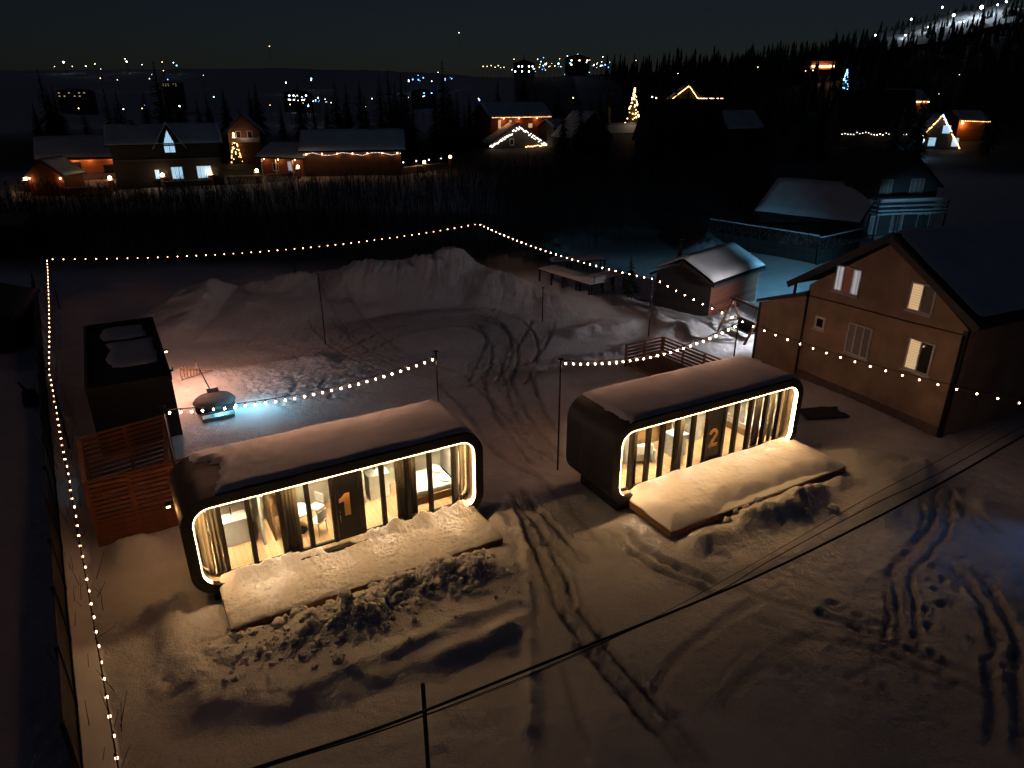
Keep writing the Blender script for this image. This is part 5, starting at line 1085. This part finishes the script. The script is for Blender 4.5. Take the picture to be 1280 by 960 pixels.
spruce(790, 316, 48.4, 'small dark spruce between the snow-topped tables and the brown shed', None, 1.4)
spruce(846, 318, 46.2, 'dark ragged spruce rising at the black gable end of the brown shed', None, 1.1)
spruce(680, 280, 64, 'lone young spruce in the dark behind the right string of lights', None, 1.2)
VT = [(190, 72, 150, 'tallest spruce on the left behind the two-storey dark house'), (205, 105, 152, 'spruce close right of the tallest left spruce'), (178, 112, 148, 'shorter spruce close left of the tallest left spruce'), (45, 82, 150, 'tall spruce at the far left above the orange-lit log house'), (55, 105, 156, 'lower spruce beside the tall far-left spruce'), (128, 108, 165, 'spruce above the right end of the log house roof'), (143, 110, 168, 'second spruce above the gap between log house and dark house'), (277, 112, 170, 'slim spruce above the right end of the two-storey dark house'), (226, 120, 175, 'spruce above the middle of the two-storey dark house'), (258, 124, 175, 'low spruce above the right part of the dark house roof'),
      (473, 92, 170, 'left spruce of the tall pair behind the long low house'), (484, 84, 165, 'tallest spruce behind the right end of the long low house'), (500, 88, 172, 'right spruce of the pair behind the long low house'), (515, 120, 168, 'lower spruce right of the tall pair behind the long low house'), (455, 118, 180, 'lower spruce left of the tall pair behind the long low house'), (552, 72, 175, 'tall pointed spruce between the long low house and the red house'), (543, 98, 178, 'spruce close left of the tall pointed middle spruce'), (563, 110, 172, 'spruce close right of the tall pointed middle spruce'),
      (655, 66, 240, 'dark spruce above the red house against the town lights'), (668, 110, 235, 'lower dark spruce right of the red house chimney side'), (740, 122, 215, 'spruce above the dark steep-roofed house'), (732, 140, 205, 'low spruce before the dark steep-roofed house'), (595, 118, 190, 'dark spruce left of the red house'), (580, 128, 190, 'low dark spruce left of the red house near the lane end'), (705, 130, 230, 'dark spruce between red house and steep-roofed house'), (920, 110, 250, 'dark spruce right of the black A-roofed house'), (945, 118, 240, 'second dark spruce right of the black A-roofed house'), (985, 112, 235, 'dark spruce left of the amber balcony line'), (1228, 120, 260, 'dark spruce right of the A-frame house'), (1250, 135, 235, 'dark spruce at the right edge beyond the A-frame house'), (1180, 118, 270, 'spruce behind the A-frame house')]
for px, py, Y, lab in VT: spruce(px, py, Y, lab, None, random.uniform(1.1, 1.5))
rnd_ = random.Random(17)
for k in range(64):
    px = rnd_.uniform(20, 760) if k < 46 else rnd_.uniform(760, 1270); Y = rnd_.uniform(150, 235)
    if 600 < px < 700 and Y < 225: Y = 236
    spruce(px, rnd_.uniform(96, 138), Y, 'black spruce silhouette in the dark wood behind the village houses', 'black spruces of the wood behind the village', rnd_.uniform(1.1, 1.6))
# brush of bare saplings between the plot and the village: nobody could count the stems
rb = random.Random(5); br = MB(); spots = []
while len(spots) < 6400:
    x = rb.uniform(-72, 60); y = 60 + (40 if x < -45 else 40 + (x + 45) * .8 if x < -15 else 85) * rb.random() ** .9
    if x > 14 and (y < 84 or x > .36 * y): continue
    if x > 2 and x < 14 and y < 66: continue
    spots.append((x, y))
sx_ = np.array(spots); sz_ = terrain(sx_[:, :1], sx_[:, 1:], False)[:, 0]
for (x, y), z in zip(spots, sz_):
    h = rb.uniform(1.2, 3.6) * (1.3 if rb.random() < .1 else 1); lx, ly = rb.gauss(0, .18), rb.gauss(0, .18); r = .018 + .012 * h * rb.random()
    br.tube([(x, y, z - .1), (x + lx * .4, y + ly * .4, z + h * .5), (x + lx * h * .6, y + ly * h * .6, z + h)], [r, r * .7, .006], 3, False)
    for k in range(4):
        f = rb.uniform(.3, .9); q = rb.random() * 6.28; l = h * rb.uniform(.15, .38); b0 = (x + lx * f, y + ly * f, z + h * f)
        br.tube([b0, (b0[0] + l * .6 * math.cos(q), b0[1] + l * .6 * math.sin(q), b0[2] + l * .8)], [r * .6, .006], 3, False)
tag(obj('brush', br, M['twig']), 'dark thicket of bare saplings between the snow bank and the village', kind='stuff')
fence_twigs = MB()
for k in range(150):
    f = rb.random(); p = fa + fd * (f * 48 - 2); x, y = p.x + .35 + rb.gauss(.1, .3), p.y + rb.gauss(0, .3); h = rb.uniform(.4, 1.5) * (1 if f > .35 else .6)
    fence_twigs.tube([(x, y, -.1), (x + rb.gauss(0, .2), y + rb.gauss(0, .2), h)], [.012, .004], 3, False)
tag(obj('dry_stems', fence_twigs, M['twig']), 'dry weed stems standing along the boundary fence', kind='stuff')
fo = MB(); rf_ = random.Random(8); pts = []
for _ in range(4600):
    az = rf_.uniform(-.85, 1.15); Y = rf_.uniform(270, 700) if az > -.15 else rf_.uniform(330, 1150)
    if az < .12 or (az < .22 and rf_.random() < .6): continue
    if rf_.random() < .45 and az > 0: Y = rf_.uniform(440, 560)
    pts.append((az * Y, Y))
pa_ = np.array(pts); pz = (terrain(pa_[:, :1], pa_[:, 1:], False) + hill(pa_[:, :1], pa_[:, 1:]))[:, 0]
for (x, y), z in zip(pts, pz):
    h = rf_.uniform(7, 15) * (1.25 if rf_.random() < .12 else 1)
    if x / y < -.02: h *= .8
    r = h * rf_.uniform(.12, .17)
    for s in range(4):
        z0 = z + h * (.08 + .22 * s); z1 = z + h * min(1, .48 + .2 * s); rr_ = r * (1 - .22 * s); n = 6; q0_ = rf_.random() * 6; b = len(fo.v)
        for k in range(n): q = q0_ + 6.283 * k / n; rk = rr_ * rf_.uniform(.65, 1.2); fo.v.append((x + rk * math.cos(q), y + rk * math.sin(q), z0 + h * rf_.uniform(-.04, .03)))
        fo.v.append((x, y, z1)); fo.f += [(b + k, b + (k + 1) % n, b + n) for k in range(n)]
tag(obj('far_woods', fo, M['needle']), 'dark conifer woods over the far slopes reading as one mass', kind='stuff')

# ------------------------------------------------------------------ far town and ski slope lights
TL = [(86, 91, 'w', 1.5), (71, 84, 'o', .5), (93, 84, 'o', .6), (125, 93, 'o', .7), (164, 90, 'w', 1.2), (162, 87, 'o', .7), (208, 91, 'o', .6), (222, 92, 'w', .8), (226, 95, 'c', 1.0), (232, 131, 'w', 1.5), (164, 140, 'w', 1.0), (108, 134, 'o', .8), (186, 134, 'o', .8), (274, 120, 'c', 1.0), (343, 130, 'o', .5), (362, 118, 'w', 1.1), (366, 123, 'w', .8), (393, 113, 'c', 1.2), (402, 121, 'w', .9), (390, 131, 'c', 1.4), (378, 124, 'w', .8), (385, 124, 'o', .7), (412, 126, 'w', .8), (418, 127, 'o', .7), (460, 132, 'o', .6), (468, 122, 'w', .7), (457, 167, 'w', .5),
      (513, 117, 'w', .9), (518, 114, 'b', 1.1), (525, 115, 'b', 1.1), (531, 113, 'b', 1.0), (558, 116, 'b', .8), (566, 115, 'b', .8), (549, 106, 'w', .5), (600, 124, 'b', 1.2), (599, 122, 'o', .9), (604, 82, 'o', .7), (609, 82, 'o', .6), (614, 81, 'o', .6), (619, 83, 'o', .6), (623, 81, 'o', .7), (630, 83, 'o', .5), (640, 86, 'w', .7), (645, 87, 'c', .9), (651, 81, 'w', .7), (655, 80, 'w', .8), (660, 80, 'w', .7), (664, 86, 'o', .6), (668, 85, 'w', .6), (676, 76, 'c', .8), (679, 81, 'c', 1.0), (681, 97, 'w', 1.2), (697, 96, 'c', 1.5), (706, 94, 'c', .8), (711, 97, 'b', .9), (713, 87, 'w', .7), (716, 78, 'o', .8), (721, 77, 'w', .7), (709, 69, 'w', .6), (716, 70, 'o', .6), (722, 67, 'w', .6), (729, 79, 'w', .7), (734, 80, 'w', .6), (742, 80, 'w', .9), (751, 81, 'c', 1.2), (756, 80, 'b', 1.0), (760, 83, 'b', .8), (775, 89, 'w', .8), (750, 95, 'w', .6), (792, 93, 'o', .5), (646, 95, 'o', .6), (666, 103, 'o', .5), (672, 73, 'w', .6), (715, 121, 'o', .9), (812, 120, 'w', 1.2), (817, 123, 'o', 1.2), (906, 105, 'b', 1.2), (843, 110, 'w', .5), (889, 123, 'o', .6), (941, 102, 'o', .6), (999, 107, 'o', .6), (1008, 106, 'w', .6), (338, 57, 'o', .7), (574, 40, 'o', .7), (897, 67, 'w', .6), (1158, 138, 'w', .7), (1185, 113, 'o', .5)]
rnd_ = random.Random(3)
for cx0, cy0, sx0, sy0, nn in ((690, 88, 45, 14, 34), (655, 84, 18, 8, 12), (725, 80, 28, 8, 16), (385, 124, 22, 7, 14), (540, 116, 30, 5, 8), (180, 105, 70, 18, 12)):
    for _ in range(nn): TL.append((cx0 + rnd_.gauss(0, sx0 * .6), cy0 + rnd_.gauss(0, sy0 * .6), rnd_.choice('wwocob'), rnd_.uniform(.35, .75)))
TM = {'w': E_TW, 'o': E_TO, 'c': E_TC, 'b': E_TB}
TN = {'w': 'white', 'o': 'amber', 'c': 'cyan', 'b': 'blue'}
tlp = {}
for px, py, c, s in TL:
    # stands on the hillside where this line of sight meets it
    Y = 300.; 
    d = _ray(px, py + 1.2)
    Ys = np.arange(240, 2600, 12.); xs_ = Ys * d[0] / d[1]; zs = CAM_H + Ys * d[2] / d[1]; hz_ = hill(xs_, Ys)
    hit = np.nonzero(hz_ >= zs)[0]; Y = Ys[hit[0]] if len(hit) else 1500.
    if py > 118: Y = min(Y, 330.)
    x = Y * d[0] / d[1]; z = CAM_H + Y * d[2] / d[1]; k = Y / 700. ; hh_ = 7 * k + 3; g0 = float(hill(np.array([x]), np.array([Y]))[0])
    z = max(z, g0 + hh_)
    t = thing('street_lamp', 'tiny far %s town light on the dark hillside' % TN[c], 'street lamp', (x, Y - 6, z - hh_), 0, '%s lights of the distant town' % TN[c])
    if c not in tlp:
        tlp[c] = (obj('lamp_head', MB().ico((0, 0, 0), 1.0, 1), TM[c], t), obj('post', MB().tube([(0, 0, -1), (0, 0, 0)], .02, 4, False), M['black_metal'], t)); hd, ps = tlp[c]
    else:
        hd, ps = tlp[c][0].copy(), tlp[c][1].copy()
        for o in (hd, ps): COL.objects.link(o); o.parent = t
    hd.location = (0, 0, hh_); hd.scale = (.55 * s * k,) * 3; ps.location = (0, 0, hh_ - .7 * s * k); ps.scale = (8 * k, 8 * k, hh_ + 4)
# far lit buildings
for i, (px, py, wpx, hpx, mt, lab) in enumerate([(370, 122, 30, 12, E_TW, 'tiny far hotel with cold lit windows left of the middle'), (655, 86, 26, 14, E_TW, 'far hillside hotel with white lit windows above the red house'), (722, 78, 30, 12, E_TO, 'far hillside lodge with amber lit windows among the town lights'), (90, 118, 36, 9, E_TO, 'far dim red-lit building above the log house roof'), (212, 106, 18, 5, E_TW, 'far dim snow-roofed building beside the tall left spruce'), (528, 118, 28, 8, E_TB, 'far building outlined in blue light')]):
    Y = 420. if py > 100 else 760.; a = PY(px - wpx / 2, py + hpx / 2, Y); b = PY(px + wpx / 2, py - hpx / 2, Y); w, h = b.x - a.x, b.z - a.z
    t = thing('far_building', lab, 'building', (a.x, Y, a.z)); obj('wall', MB().box(0, 0, -12, w, 8, h), M['grey_plank'], t); obj('roof', MB().prism([(-.5, h + .01), (w + .5, h + .01), (w / 2, h + h * .35)], -.4, 8.4), M['roof_dark'], t); rr = random.Random(i)
    for k in range(6):
        for j in range(2):
            if rr.random() < .55: obj('window', MB().box(w * (k + .3) / 6, -.05, h * (.2 + .45 * j), w * (k + .62) / 6, -.01, h * (.2 + .45 * j) + h * .12), mt if i not in (3, 4) else E_WARM2, t)
# ski slope
def hillpt(px, py, Y=505.):
    d = _ray(px, py); x = Y * d[0] / d[1]; return x, Y, float(hill(np.array([x]), np.array([Y]))[0])
pl_ = [(1096, 57), (1128, 48), (1160, 37), (1195, 27), (1230, 15), (1265, 4), (1300, -8)]
m = MB(); rows = []
for px, py in pl_: x, y, z = hillpt(px, py); rows.append((x, y))
us = range(len(rows)); 
def piste(i, v):
    x, y = rows[i]; yy = y - 22 + v * 60 + 6 * math.sin(i * 1.7); xx = x * yy / y; return (xx, yy, float(hill(np.array([xx]), np.array([yy]))[0]) + 2.2 + 8 * v)
m.grid(list(us), [k / 5 for k in range(6)], piste); tag(obj('ski_piste', m, M['snow_soft'], None, True), 'floodlit snowy ski piste climbing the far right ridge', kind='structure')
SKL = [(1227, 9, 2.0, 16000), (1192, 19, 1.5, 9000), (1178, 9, 1.0, 500), (1139, 24, 1.0, 500), (1094, 44, .9, 400), (1132, 44, .8, 1500), (1205, 27, .6, 5000), (1247, 6, .9, 6000), (1258, 2, .9, 6000), (1160, 34, .7, 2500)]
LS = ['brightest cold floodlight high on the ski slope', 'second floodlight below the brightest on the ski slope', 'floodlight hanging in the dark left of the ski slope top', 'floodlight in the dark left of the middle of the ski slope', 'lowest lone floodlight at the foot of the ski slope', 'small floodlight at the lower end of the lit piste', 'small floodlight in the middle of the lit piste', 'upper small floodlight right of the brightest one', 'topmost small floodlight at the right edge', 'dim floodlight among trees at mid piste']
for (px, py, s, e), lab in zip(SKL, LS):
    d = _ray(px, py); Y = 500.; x = Y * d[0] / d[1]; z = CAM_H + Y * d[2] / d[1]; g0 = float(hill(np.array([x]), np.array([Y]))[0])
    t = thing('ski_floodlight', lab, 'floodlight', (x, Y, min(g0, z - 8)))
    hgt = z - min(g0, z - 8); obj('mast', MB().tube([(0, 0, -2), (0, 0, hgt)], .18, 5), M['black_metal'], t); obj('lamp_head', MB().ico((0, 0, hgt), .55 * s), E_COLD, t); lamp_light('lamp_light', 'POINT', (0, 4, hgt), e * .12, (.75, .88, 1), .4, t)
